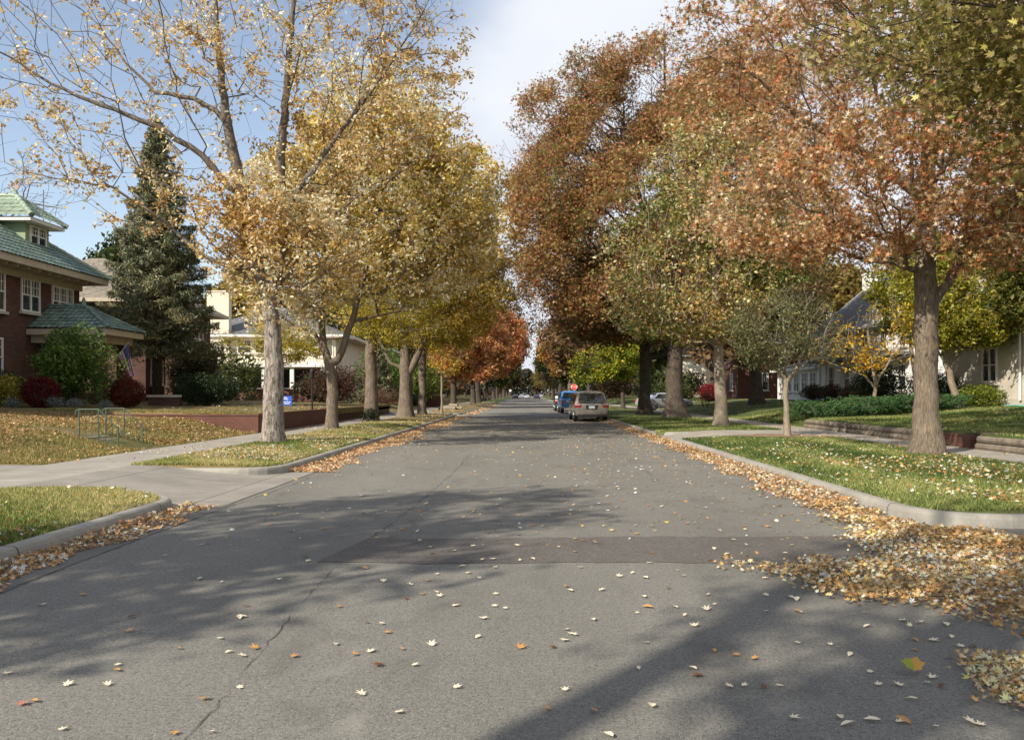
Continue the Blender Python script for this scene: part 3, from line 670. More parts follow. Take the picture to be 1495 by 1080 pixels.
# ================================================================ houses
def window(parent, o, u, w, h, n, cols=1, rows=0, glass='glass', fr='white', sill=True, d=.07, name='window'):
    """o: lower left corner, u: unit vector along the wall, n: outward normal; cols sashes, rows muntins"""
    o = Vector(o); u = Vector(u); n = Vector(n); z = Vector((0, 0, 1))
    Mx = Matrix((( u.x, n.x, 0, o.x), (u.y, n.y, 0, o.y), (0, 0, 1, o.z), (0, 0, 0, 1)))
    f = MB(); b = .07
    f.box(0, w, -.05, d, 0, b, Mx).box(0, w, -.05, d, h - b, h, Mx).box(0, b, -.05, d - .004, b, h - b, Mx).box(w - b, w, -.05, d - .004, b, h - b, Mx)
    for i in range(1, cols): x = w * i / cols; f.box(x - b * .6, x + b * .6, -.05, d - .006, b, h - b, Mx)
    f.box(b, w - b, -.03, d - .02, h * .5 - .025, h * .5 + .025, Mx)
    if rows:
        sw = w / cols
        for i in range(cols):
            for k in (1, 2): x = sw * i + sw * k / 3; f.box(x - .012, x + .012, -.03, d - .025, h * .5, h - b, Mx)
            f.box(sw * i, sw * i + sw, -.03, d - .027, h * .75 - .012, h * .75 + .012, Mx)
    fo = f.build(name, MT[fr], parent)
    MB().box(b * .5, w - b * .5, -.04, .012, b * .5, h - b * .5, Mx).build('pane', MT[glass], fo)
    if sill: MB().box(-.1, w + .1, -.05, d + .07, -.12, -.004, Mx).build('sill', MT['stone'], fo)
    return fo
def tile_roof(name, parent, A, B, C, D, mat, pitch=.27, course=.36, amp=.045):
    """corrugated tile plane; A-B eave, D-C top edge (C may equal D)"""
    A, B, C, D = map(Vector, (A, B, C, D)); u = (B - A).normalized(); Lw = (B - A).length
    nrm = u.cross((C + D) / 2 - (A + B) / 2).normalized()
    if nrm.z < 0: nrm = -nrm
    s = nrm.cross(u); s = s if s.z > 0 else -s
    dc, dd = C - A, D - A; H = dc.dot(s); ud, uc = dd.dot(u), dc.dot(u)
    nu = int(Lw / pitch) * 8; nv = int(H / course) + 1; m = MB(); vs = []; row = []
    for i in range(nu + 1):
        x = Lw * i / nu
        vm = H if ud <= x <= uc else (H * x / ud if x < ud else H * (Lw - x) / (Lw - uc)) if (x < ud or x > uc) else H
        w = abs(math.sin(math.pi * x / pitch)) ** .6 * amp
        for j in range(nv + 1):
            for e in (0, 1):
                v = min((j + e) * course, vm); off = w + (.035 if e == 0 else .004); vs.append(A + u * x + s * v + nrm * off)
    k = 2 * (nv + 1)
    fs = [(i*k+j, (i+1)*k+j, (i+1)*k+j+1, i*k+j+1) for i in range(nu) for j in range(k - 1)]
    m.add(vs, fs); return m.build(name, mat, parent)
def ridge(m, a, b, r=.11):
    a, b = Vector(a), Vector(b); n = max(2, int((b - a).length / .38)); P = []; rr = []
    for i in range(n):
        p = a + (b - a) * i / n; q = a + (b - a) * (i + .96) / n; P += [p, q]; rr += [r * 1.12, r * .9]
    m.tube(P, rr, 8)

# --- house 1: dark brick with green barrel tile roof
H = thing('brick_house', (-22, 33, 1.0), 'dark red brick two storey house with a green barrel tile roof and dormer', 'house')
def hp(x, y, z): return (x + 22, y - 33, z - 1.0)     # world to local
XF = -21.8
MB().box(*[0]*0) if False else None
m = MB(); a = hp(-33, 21, 0); b = hp(XF, 40, 7.0); m.box(a[0], b[0], a[1], b[1], -1.2, b[2]).build('wall', MT['brick_d'], H)
m = MB(); a = hp(0, 0, 6.75); m.box(hp(XF + .003, 0, 0)[0], hp(-20.95, 0, 0)[0], hp(0, 20.1, 0)[1], hp(0, 40.85, 0)[1], a[2] + .22, a[2] + .28)
m.box(hp(-34, 0, 0)[0], hp(XF, 0, 0)[0], hp(0, 40.003, 0)[1], hp(0, 40.85, 0)[1], a[2] + .22, a[2] + .28)
m.box(hp(XF + .002, 0, 0)[0], hp(XF + .1, 0, 0)[0], hp(0, 21, 0)[1], hp(0, 40.1, 0)[1], 5.55, 5.95).build('eave', MT['soffit'], H)
for i in range(26): y = 21 + i * .76; MB().box(hp(XF + .1, 0, 0)[0], hp(-21.05, 0, 0)[0], hp(0, y, 0)[1], hp(0, y + .12, 0)[1], 5.82, 5.97).build('bracket', MT['soffit'], H)
MB().box(hp(-20.98, 0, 0)[0], hp(-20.85, 0, 0)[0], hp(0, 20, 0)[1], hp(0, 40.9, 0)[1], 5.93, 6.22).box(hp(-34, 0, 0)[0], hp(-20.98, 0, 0)[0], hp(0, 40.78, 0)[1], hp(0, 40.9, 0)[1], 5.93, 6.2).build('gutter', MT['soffit'], H)
ez = 7.2; P_ = .72; ex0, ex1, ey0, ey1 = -33.8, -20.8, 20, 40.95; hw = (ex1 - ex0) / 2; rz = ez + hw * P_; rx = (ex0 + ex1) / 2
rf = tile_roof('roof', H, hp(ex1, ey0, ez), hp(ex1, ey1, ez), hp(rx, ey1 - hw, rz), hp(rx, ey0 + hw, rz), MT['tile_d'])
tile_roof('roof', H, hp(ex1, ey1, ez), hp(ex0, ey1, ez), hp(rx, ey1 - hw, rz), hp(rx, ey1 - hw, rz), MT['tile_d'])
tile_roof('roof', H, hp(ex0, ey0, ez), hp(ex1, ey0, ez), hp(rx, ey0 + hw, rz), hp(rx, ey0 + hw, rz), MT['tile_d'])
m = MB(); ridge(m, hp(ex1, ey1, ez + .08), hp(rx, ey1 - hw, rz + .08)); ridge(m, hp(rx, ey0 + hw, rz + .08), hp(rx, ey1 - hw, rz + .08)); m.build('ridge', MT['tile'], H)
for (y0, w, z0, h, c) in ((32.1, 2.15, 5.0, 1.65, 3), (35.35, 1.35, 5.15, 1.45, 2), (37.65, 1.75, 5.15, 1.4, 3), (32.1, 2.0, 2.3, 1.6, 3), (28, 2.0, 5.0, 1.65, 3), (25, 2, 2.3, 1.6, 3)):
    window(H, hp(XF, y0, z0), (0, 1, 0), w, h, (1, 0, 0), c, 1, 'glass')
window(H, hp(-26, 40, 5.1), (-1, 0, 0), 1.3, 1.4, (0, 1, 0), 2, 1)
# dormer
dz = 9.25; dy0, dy1 = 36.75, 38.55; dx = -22.45
D_ = MB().box(hp(-26.5, 0, 0)[0], hp(dx, 0, 0)[0], hp(0, dy0, 0)[1], hp(0, dy1, 0)[1], hp(0, 0, 8.0)[2], hp(0, 0, dz)[2]).build('dormer', MT['shake'], H)
window(D_, hp(dx, dy0 + .3, 8.32), (0, 1, 0), 1.25, .88, (1, 0, 0), 2, 1, sill=False, name='dormer_window')
MB().box(hp(-26.5, 0, 0)[0], hp(-21.95, 0, 0)[0], hp(0, 36.3, 0)[1], hp(0, 39.0, 0)[1], hp(0, 0, dz)[2], hp(0, 0, dz + .17)[2]).build('fascia', MT['white'], D_)
de = dz + .17; dw = 1.42; dyc = 37.65; ax = -21.9 - 1.5; az = de + 1.5 * .78
tile_roof('dormer_roof', D_, hp(-21.85, dyc - dw, de), hp(-21.85, dyc + dw, de), hp(ax, dyc, az), hp(ax, dyc, az), MT['tile'])
tile_roof('dormer_roof', D_, hp(-27, dyc - dw, de), hp(-21.85, dyc - dw, de), hp(ax, dyc, az), hp(-27, dyc, az), MT['tile'])
m = MB(); ridge(m, hp(-21.85, dyc - dw, de + .05), hp(ax, dyc, az + .05)); ridge(m, hp(-21.85, dyc + dw, de + .05), hp(ax, dyc, az + .05)); ridge(m, hp(-27, dyc, az + .05), hp(ax, dyc, az + .05)); m.tube([hp(ax, dyc, az), hp(ax - .08, dyc, az + .28), hp(ax - .2, dyc, az + .33)], [.14, .1, .05], 8); m.build('dormer_ridge', MT['tile'], D_)
# porch
py0, py1, pxf, pz = 35.75, 39.1, -18.25, 4.15
MB().box(hp(XF + .002, 0, 0)[0], hp(pxf, 0, 0)[0], hp(0, py0, 0)[1], hp(0, py1, 0)[1], hp(0, 0, pz)[2], hp(0, 0, pz + .26)[2]).build('porch_fascia', MT['soffit'], H)
MB().box(hp(XF + .002, 0, 0)[0], hp(pxf - .35, 0, 0)[0], hp(0, py0 + .35, 0)[1], hp(0, py1 - .35, 0)[1], hp(0, 0, pz - .33)[2], hp(0, 0, pz)[2]).build('porch_beam', MT['soffit'], H)
pe = pz + .27; pyc = (py0 + py1) / 2; pw = (py1 - py0) / 2 + .04
pa, pt = -20.2, pe + 1.12
tile_roof('porch_roof', H, hp(pxf + .05, pyc - pw, pe), hp(pxf + .05, pyc + pw, pe), hp(pa, pyc, pt), hp(pa, pyc, pt), MT['tile_d'], .25, .3)
tile_roof('porch_roof', H, hp(XF + .02, pyc - pw, pe), hp(pxf + .05, pyc - pw, pe), hp(pa, pyc, pt), hp(XF + .02, pyc, pt), MT['tile_d'], .25, .3)
m = MB(); ridge(m, hp(pxf + .05, pyc - pw, pe + .05), hp(pa, pyc, pt + .05), .08); ridge(m, hp(pxf + .05, pyc + pw, pe + .05), hp(pa, pyc, pt + .05), .08); ridge(m, hp(XF, pyc, pt + .05), hp(pa, pyc, pt + .05), .08); m.tube([hp(pa, pyc, pt), hp(pa, pyc, pt + .3), hp(pa, pyc, pt + .42)], [.13, .08, .03], 8); m.build('porch_ridge', MT['tile_d'], H)
for y in (py0 + .55, py1 - .55): MB().box(hp(pxf - .9, 0, 0)[0], hp(pxf - .4, 0, 0)[0], hp(0, y - .25, 0)[1], hp(0, y + .25, 0)[1], -.4, hp(0, 0, pz - .33)[2]).build('porch_column', MT['brick_d'], H)
MB().box(hp(XF, 0, 0)[0] + .002, hp(XF, 0, 0)[0] + .04, hp(0, 37, 0)[1], hp(0, 38, 0)[1], .1, 2.3).build('door', MT['black'], H)
for (y, h) in ((32.5, 1),): pass
# low stone-capped wall by the steps of the porch
t = thing('garden_wall', (-17.0, 37.5, 1.0), 'low brick wall with a pale stone cap beside the porch of the green roofed house', 'wall')
MB().box(-.3, 1.0, 0, .35, -.3, .42).build('wall', MT['brick_d'], t); MB().box(-.36, 1.06, -.05, .4, .42, .53).build('cap', MT['stone'], t)
# flag
fm, ntf, bf = newmat('flag_cloth'); at = N(ntf, 'ShaderNodeAttribute', attribute_name='tint'); L(ntf, at.outputs['Color'], bf.inputs['Base Color']); bf.inputs['Roughness'].default_value = .8
t = thing('flag', (-18.2, 36.3, 3.1), 'american flag hanging from an angled white pole on the porch column', 'flag')
MB().tube([(0, 0, 0), (.75, -.35, .72)], .016, 6).build('pole', MT['white'], t)
nx_, ny_ = 26, 26; vs = []; fs = []; cs = []
p0 = Vector((.12, -.056, .115)); p1 = Vector((.73, -.34, .70))
for j in range(ny_ + 1):
    for i in range(nx_ + 1):
        u, v = i / nx_, j / ny_; p = p1 + (p0 - p1) * u * (1 - .25 * v); vs.append((p.x + v * .32 + .03 * math.sin(u * 16) * v, p.y + .05 * math.sin(u * 14 + 1) * v, p.z - v * (1.35 + .1 * (1 - u)) + (p1.z - p.z) * v * .75))
for j in range(ny_):
    for i in range(nx_):
        fs.append((j*(nx_+1)+i, j*(nx_+1)+i+1, (j+1)*(nx_+1)+i+1, (j+1)*(nx_+1)+i))
        s = int(i / nx_ * 13)
        if i < nx_ * 7 / 13 and j < ny_ * .4: c = (.5, .5, .5) if (i % 3 == 1 and j % 2 == 1) else (.02, .03, .13)
        else: c = (.30, .02, .035) if s % 2 == 0 else (.6, .57, .55)
        cs.append(c)
fs = np.array(fs); mesh_np('cloth', np.array(vs), fs.ravel(), np.arange(len(fs)) * 4, np.full(len(fs), 4), fm, t, np.array(cs), smooth=True)

# --- generic hipped house
def hip_house(name, label, x0, x1, y0, y1, zb, ze, pitch, wall, roof, ov=.7, fascia='white', gable=False):
    cx, cy = (x0 + x1) / 2, (y0 + y1) / 2; t = thing(name, (cx, cy, zb), label, 'house'); hx, hy = (x1 - x0) / 2, (y1 - y0) / 2
    zt = ze - zb; w = MB().box(-hx, hx, -hy, hy, -.6, zt)
    ex, ey = hx + ov, hy + ov; k = min(ex, ey); rzz = zt + k * pitch; m = MB()
    along_y = ey > ex
    if gable:
        e = zt; vs = [(-ex, -ey, e), (ex, -ey, e), (ex, ey, e), (-ex, ey, e), (0, -ey, e + ex * pitch), (0, ey, e + ex * pitch)]
        vs += [(v[0], v[1], v[2] + .12) for v in vs]
        m.add(vs, [(6, 10, 11, 9), (7, 8, 11, 10), (0, 3, 5, 4), (1, 4, 5, 2), (0, 4, 10, 6), (4, 1, 7, 10), (3, 9, 11, 5), (5, 11, 8, 2), (0, 6, 9, 3), (1, 2, 8, 7)])
        w.add([(-hx, -hy, zt), (hx, -hy, zt), (0, -hy, zt + hx * pitch)], [(0, 1, 2)]).add([(-hx, hy, zt), (hx, hy, zt), (0, hy, zt + hx * pitch)], [(0, 2, 1)])
        m.build('roof', MT[roof], t)
        f = MB(); b = .16
        for s in (-1, 1):
            for yy in (-ey - .03, ey - .02): f.add([(s*ex, yy, e - .05), (0, yy, e + ex*pitch - .05), (0, yy, e + ex*pitch + .13), (s*ex, yy, e + .13), (s*ex, yy + .05, e - .05), (0, yy + .05, e + ex*pitch - .05), (0, yy + .05, e + ex*pitch + .13), (s*ex, yy + .05, e + .13)], [(0,1,2,3), (4,7,6,5), (0,4,5,1), (3,2,6,7), (0,3,7,4)])
        f.box(-ex - .03, -ex + .03, -ey, ey, e - .12, e + .13).build('fascia', MT[fascia], t)
    else:
        r = (ey - k, ) if along_y else (ex - k, )
        a = (0, -(ey - k), rzz) if along_y else (-(ex - k), 0, rzz); b = (0, ey - k, rzz) if along_y else (ex - k, 0, rzz)
        vs = [(-ex, -ey, zt), (ex, -ey, zt), (ex, ey, zt), (-ex, ey, zt), a, b]
        fs = [(0, 1, 4), (1, 2, 5, 4), (2, 3, 5), (3, 0, 4, 5)] if along_y else [(0, 1, 5, 4), (1, 2, 5), (2, 3, 4, 5), (3, 0, 4)]
        m.add(vs, fs + [(3, 2, 1, 0)]).build('roof', MT[roof], t)
        MB().box(-ex - .02, ex + .02, -ey - .02, ey + .02, zt - .2, zt - .003).build('fascia', MT[fascia], t)
    w.build('wall', MT[wall], t); return t
def chimney(t, x, y, z0, z1, mat, w=.5, d=.4, pot=True, cap='stone'):
    c = MB().box(x - w, x + w, y - d, y + d, z0, z1).build('chimney', MT[mat], t)
    MB().box(x - w - .06, x + w + .06, y - d - .06, y + d + .06, z1, z1 + .12).build('cap', MT[cap], c)
    if pot: MB().tube([(x, y, z1 + .12), (x, y, z1 + .62)], [.22, .19], 10).build('pot', MT['pot'], c); MB().box(x - .3, x + .3, y - .3, y + .3, z1 + .78, z1 + .82).tube([(x - .2, y, z1 + .6), (x - .2, y, z1 + .8)], .015, 4).tube([(x + .2, y, z1 + .6), (x + .2, y, z1 + .8)], .015, 4).build('rain_cap', MT['metal'], c)
    return c
h2 = hip_house('brick_house', 'brown brick house with a tan hipped roof half hidden behind the spruce', -32, -21.6, 46.5, 56, 1.1, 6.9, .55, 'brick_d', 'tanroof', .9, 'soffit')
chimney(h2, -1.6, -3.0, 6, 9.0, 'brick_w'); chimney(h2, 2.2, 1.6, 6, 8.9, 'brick_d', .6, .5, False)
for y in (-4.2, -1.2, 2.0): window(h2, (5.2, y, 4.0), (0, 1, 0), 1.4, 1.4, (1, 0, 0), 2, 1); window(h2, (5.2, y, 1.0), (0, 1, 0), 1.6, 1.5, (1, 0, 0), 2, 1)
window(h2, (1.2, -4.75, 4.0), (1, 0, 0), 1.2, 1.4, (0, -1, 0), 2, 1)
MB().box(5.2, 6.4, -4, 3, -.4, .9).build('porch_wall', MT['brick_d'], h2); MB().box(5.2, 6.7, -4.3, 3.3, 2.9, 3.15).build('porch_roof', MT['dkroof'], h2)
for y in (-3.8, -.5, 2.8): MB().box(6.0, 6.35, y - .2, y + .2, .9, 2.9).build('porch_column', MT['brick_d'], h2)
t = thing('antenna', (-26.2, 44.5, 6.2), 'old television aerial on a mast rising behind the green tiled roof', 'antenna')
MB().tube([(0, 0, 0), (0, 0, 6.4)], .03, 5).build('mast', MT['metal'], t); m = MB(); m.tube([(-1.0, 0, 5.75), (1.1, 0, 5.4)], .02, 4)
for i in range(7): x = -.9 + i * .28; z = 5.73 - (x + 1) * .166; l = .75 - i * .07; m.tube([(x - .25, -l, z), (x + .25, l, z)], .011, 4)
for i in range(4): m.tube([(-.55, -.3, 6.15 - i * .38), (.1, .3, 6.15 - i * .38)], .011, 4)
m.build('elements', MT['metal'], t)
# cream stucco house, side facing the camera
h3 = hip_house('stucco_house', 'cream stucco house with a grey hipped roof and a pale stucco chimney', -30.2, -16.8, 72, 86, 1.1, 6.7, .42, 'cream', 'slate', .8)
chimney(h3, -3.4, -7.25, -.6, 9.3, 'cream', .95, .35, False, 'cream')
for x in (-1.9, -.35): window(h3, (x, -7, 4.0), (1, 0, 0), 1.25, 1.2, (0, -1, 0), 1, 1, 'glass')
window(h3, (5.2, -7, 3.7), (1, 0, 0), 1.3, 1.9, (0, -1, 0), 1, 1, 'glass_l')
MB().box(-3.6, 6.4, -9.8, -7.0, 2.72, 3.0).build('porch_roof', MT['white'], h3)
for x in (-3.4, -1.2, 1.2, 3.6, 6.2): MB().box(x - .16, x + .16, -9.6, -9.3, .9, 2.72).build('porch_column', MT['white'], h3)
MB().box(-4.2, 6.6, -9.95, -9.6, -.4, .85).build('porch_wall', MT['brick_w'], h3); MB().box(-4.3, 6.7, -10.0, -9.55, .85, .96).build('cap', MT['stone'], h3)
MB().box(-3.4, 6.0, -7.02, -6.99, 0, 2.6).build('painted_porch_shade', MT['glass'], h3)  # dark sheet laid on the wall in place of shade under the porch
h4 = hip_house('blue_house', 'grey blue clapboard house seen between the left tree trunks', -31, -17.5, 98, 112, 1.1, 7.0, .5, 'blue_siding', 'slate')
for x in (-3, 0, 3.2): window(h4, (x, -7, 1.2), (1, 0, 0), 1.2, 1.6, (0, -1, 0), 1, 1); window(h4, (x, -7, 4.2), (1, 0, 0), 1.2, 1.4, (0, -1, 0), 1, 1)
window(h4, (6.75, -2, 1.2), (0, 1, 0), 1.3, 1.6, (1, 0, 0), 2, 1)
# white house on the right: main block and sunroom wing
h5 = hip_house('white_house', 'white clapboard house with a steep grey shingle roof behind the yellow leaved tree', 21.4, 31.4, 45.5, 60.2, 1.0, 5.75, .86, 'siding', 'slate', .5, gable=True)
chimney(h5, -1.2, 7.2, 5, 9.2, 'siding', .55, .45, False, 'white')
for y in (-6.5, -4.0, -1.2, 1.6, 4.4): window(h5, (-5, y + 1, .75), (0, -1, 0), 1.0, 1.7, (-1, 0, 0), 1, 1, 'glass'); window(h5, (-5, y + 1, 3.3), (0, -1, 0), 1.0, 1.2, (-1, 0, 0), 1, 1, 'glass')
for y in (-7.2, -5.05, -2.5, .3, 3.2, 6.0, 7.2): MB().box(-5.12, -5.003, y - .14, y + .14, .13, 2.75).build('pilaster', MT['white'], h5)
MB().box(-5.9, -5.003, -7.3, 7.3, 2.76, 2.95).build('belt_roof', MT['slate'], h5)
MB().box(-5.2, -5.003, -7.3, 7.3, -.6, .12).build('plinth', MT['brick_w'], h5)
g = MB(); g.add([(-5.6, -6.6, 4.75), (-5.6, -3.0, 4.75), (-5.6, -4.8, 6.3), (-3.2, -6.6, 4.75), (-3.2, -3.0, 4.75), (-3.2, -4.8, 6.3)], [(0, 2, 1), (0, 1, 4, 3), (0, 3, 5, 2), (1, 2, 5, 4)]).build('gable', MT['siding'], h5)
MB().add([(-5.75, -6.9, 4.6), (-5.75, -4.8, 6.42), (-3, -4.8, 6.42), (-3, -6.9, 4.6), (-5.75, -6.9, 4.75), (-5.75, -4.8, 6.57), (-3, -4.8, 6.57), (-3, -6.9, 4.75)], [(0,1,2,3),(4,7,6,5),(0,4,5,1),(0,3,7,4)]).add([(-5.75, -2.7, 4.6), (-5.75, -4.8, 6.42), (-3, -4.8, 6.42), (-3, -2.7, 4.6), (-5.75, -2.7, 4.75), (-5.75, -4.8, 6.57), (-3, -4.8, 6.57), (-3, -2.7, 4.75)], [(0,1,2,3),(4,7,6,5),(0,4,5,1),(0,3,7,4)]).build('gable_roof', MT['white'], h5)
h6 = hip_house('sunroom_wing', 'low white sunroom wing joined to the far end of the white house', 21.6, 28.5, 60.9, 71, 1.0, 3.6, .3, 'siding', 'slate', .5)
h6['category'] = 'house wing'
for y in (-4.6, -2.7, -.8, 1.1, 3.0): window(h6, (-3.45, y + 1.4, .7), (0, -1, 0), 1.3, 1.5, (-1, 0, 0), 2, 1, 'glass_l')
for x in (-2.6, 0.0): window(h6, (x, -5.05, .7), (1, 0, 0), 1.3, 1.5, (0, -1, 0), 2, 1, 'glass_l')
# stucco house on the far right
h7 = hip_house('stucco_house', 'pale grey stucco house with a brick base at the right edge', 20, 31, 25.5, 39.3, 1.02, 7.6, .6, 'stucco', 'slate', .6)
for y, z, hh in ((2.6, 1.05, 1.5), (-2.2, 1.05, 1.5), (2.6, 4.2, 1.3), (-2.2, 4.2, 1.3)): window(h7, (-5.5, y + 1.1, z), (0, -1, 0), 1.15, hh, (-1, 0, 0), 2, 0)
MB().box(-5.53, -5.3, -6.9, 6.9, -.6, .36).build('plinth', MT['stone'], h7); MB().tube([(-5.6, .8, .3), (-5.6, .8, 6.4)], .05, 6).build('downpipe', MT['white'], h7)
h8 = hip_house('brick_house', 'red brick house in shade beyond the dark trunk on the right', 20.5, 31, 80, 94, 1.0, 6.6, .5, 'brick', 'dkroof')
for y in (-5, -1.5, 2): window(h8, (-5.25, y + 1, .9), (0, -1, 0), 1.1, 1.7, (-1, 0, 0), 2, 1); window(h8, (-5.25, y + 1, 3.9), (0, -1, 0), 1.1, 1.4, (-1, 0, 0), 2, 1)
for x in (-3.5, 1.5): window(h8, (x, -7, .9), (1, 0, 0), 1.2, 1.7, (0, -1, 0), 2, 1)
h9 = hip_house('pale_house', 'pale yellow house glimpsed far off behind the red bush', 21, 32, 112, 126, 1.0, 6.8, .5, 'cream', 'dkroof')
for y in (-5, -1.5, 2): window(h9, (-5.5, y + 1, .9), (0, -1, 0), 1.1, 1.7, (-1, 0, 0), 2, 1)
for x in (-3.5, 1.5): window(h9, (x, -7, .9), (1, 0, 0), 1.2, 1.7, (0, -1, 0), 2, 1)
t = thing('garden_hose', (19.6, 32.6, 1.06), 'turquoise garden hose lying on the grass against the stucco house', 'hose')
m = MB(); m.tube([(.16 * math.cos(a * .5) * (1 + .04 * a), (a * .12 - 1) + .2 * math.sin(a * .9), .04 + .015 * math.sin(a)) for a in np.linspace(0, 16, 70)], .02, 6).build('coil', plain('hose_turquoise', (.05, .42, .36), .5), t)

# ================================================================ trees of the street
GOLD = palette(['#b49050', '#c8a668', '#d4b680', '#c8a45e', '#e2d0a6', '#bc9654', '#eaddbc'], 3, .4, .5)
GOLD2 = palette(['#b49e42', '#d0b262', '#dcc07a', '#e6cc8e', '#d8ae5e', '#eedaa8', '#f2e2b8', '#f4e8c8'], 11, .4, .45)
YGRN = palette(['#908c2c', '#b3a436', '#c6b23e', '#a09a34', '#d2be50', '#aa963a'], 5, .35, .5)
RUST = palette(['#7a7a42', '#855638', '#925e3e', '#a06646', '#ac7454', '#8f7c4a', '#b67c58', '#9e8a58', '#c09a74', '#8a6040', '#a88a50'], 8, .38, .42)
OLIVE = palette(['#56682a', '#6c7c34', '#868c42', '#9c9852', '#b2aa68', '#96763e', '#ccc490', '#d6cca4', '#c09a5c'], 9, .4, .5, vert=-.0)
ORNG = palette(['#7f7240', '#a47446', '#b48050', '#bc6c44', '#c89868', '#b48a5a', '#d8b48c', '#ac8454', '#c09064', '#e0c6a2'], 21, .4, .45)
ORV = palette(['#a4623c', '#b46e46', '#c07c52', '#c88c5c', '#bc904a', '#aa7c44', '#d0a074'], 22, .38, .35)
ORYEL = palette(['#a06a1c', '#b86a24', '#c47a2a', '#c9922e', '#a85a2a'], 31, .35, .5)
NEARG = palette(['#756c38', '#878042', '#988e4a', '#aca056', '#8c7848', '#b8ac6e', '#7c7648', '#a49468'], 41, .4, .8)
DULLG = palette(['#4d5834', '#626a42', '#77794e', '#858052', '#5a593a'], 51, .4, .8)
YEL = palette(['#8e8428', '#a8962c', '#c0a233', '#cfae42', '#b88a26'], 61, .4, .6)
YLG = palette(['#6d7422', '#8a8a2a', '#a59c34', '#b7aa40', '#7c7a2a'], 71, .4, .6)
BROWN = palette(['#5b4128', '#6e5030', '#7d5f3c', '#5e5a30', '#85684a'], 81, .4, .5)
PURP = palette(['#3b2626', '#4a2f2c', '#40331f', '#352a26'], 82, .4, .5)
DARKG = palette(['#28361a', '#344220', '#424d26', '#555a2a'], 83, .4, .5)

left_lab = 'trees planted along the left sidewalk'; right_lab = 'trees planted along the right sidewalk'
tree('maple_tree', 'tall pale barked maple with sparse tan leaves, nearest trunk on the left', 'tree', (-7.2, 23.3, .15),
    [[(0,0,0,.30),(.0,0,3,.245),(-.15,0,4.3,.225),(-.6,0,5.4,.19),(-1.0,0,7.5,.16),(-1.4,.1,9.5,.12),(-1.7,.2,12,.07),(-1.8,.2,15.5,.02)],
     [(-.1,0,4.1,.2),(.15,.2,5.5,.16),(.12,.3,8.3,.125),(.4,.3,11.6,.08),(.7,.4,15.5,.02)],
     [(-1.0,0,7.0,.1),(-1.9,-.2,8.1,.09),(-2.97,-.4,8.8,.075),(-5.6,-.6,9.8,.045),(-7.6,-.8,11,.015)],
     [(-1.35,.1,9.3,.08),(-2.4,.3,9.9,.065),(-3.5,.4,10.1,.05),(-4.4,.4,11,.035),(-5.1,.3,12,.015)],
     [(-.5,0,5.0,.09),(-1.1,-.2,4.95,.075),(-1.9,-.3,5.3,.06),(-2.9,-.3,6.2,.045),(-4.4,-.3,7.2,.03),(-6.8,-.4,7.6,.012)],
     [(.2,.3,6.6,.09),(1.4,.4,8.4,.07),(2.6,.4,10.0,.05),(4.0,.3,12,.02)]],
    [(-4.6,0,11,4.2,3.6,4.2,680),(.4,.5,13.2,4.8,4.2,3.6,640),(-4.2,-.2,7.3,3.0,2.4,1.3,120),(2.6,1,10.4,3.2,3.2,4.5,640),(.5,-.5,5.2,2.3,1.9,1.9,520),(-.5,-1.2,6.4,1.6,1.2,1.6,200),(-1.6,0,9.5,2.5,2.5,3,120)],
    dict(k=5.6, sig=.11, size=.125, pal=GOLD, shape=OVAL, clump=1.1, keep=lambda P, g: g.random(len(P)) < np.where(P[:, 0] < -1.3, np.where(P[:, 2] > 8.2, .5, .62), 1.0), droop=.06),
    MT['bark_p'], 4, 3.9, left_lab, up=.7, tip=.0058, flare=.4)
tree('maple_tree', 'dense golden tan maple with a low forked trunk, second along the left sidewalk', 'tree', (-7.6, 32, .17),
    [[(0,0,0,.23),(0,0,2.2,.2),(-.35,0,3.3,.14),(-.42,0,5,.12),(-.2,0,8,.09),(.2,0,13,.02)],
     [(0,0,2.4,.15),(.35,0,3.1,.14),(.75,0,4.2,.12),(1.5,0,7,.09),(2.4,0,12,.02)],
     [(-.3,0,3.2,.08),(-1.2,.2,4.4,.06),(-2.6,.3,5.4,.03)]],
    [(-.4,-.8,8,3.2,3,3.4,500),(2.1,0,8.8,4.5,4.0,4.4,1500),(1.6,0,12.2,3.2,3.2,2.6,350),(4.2,0,7.4,2.4,2.6,2.2,250),(-1.6,-.5,5.8,2.2,2.4,2.2,240)],
    dict(k=9.5, sig=.18, size=.185, pal=GOLD2, shape=KITE, clump=1.0, droop=.08), MT['bark'], 5, 2.9, left_lab, up=.5, tip=.008)
tree('honey_locust', 'straight trunked yellow green locust with ivy round its base', 'tree', (-7.6, 40, .17),
    [[(0,0,0,.33),(0,0,4,.28),(.1,0,6,.23),(0,0,9,.13),(.2,0,14,.03)]],
    [(-.2,0,8.6,5.4,4.2,4.4,750),(-4.6,-1,3.9,2.9,1.6,.9,170),(1.8,-1.2,4.6,2.6,1.5,.9,160),(-2.5,0,11.5,3,3,2.5,200)],
    dict(k=12, sig=.2, size=.22, pal=YGRN, shape=SLIM, clump=.6, droop=.12, upb=.1), MT['bark'], 6, 3.6, left_lab, up=.3)
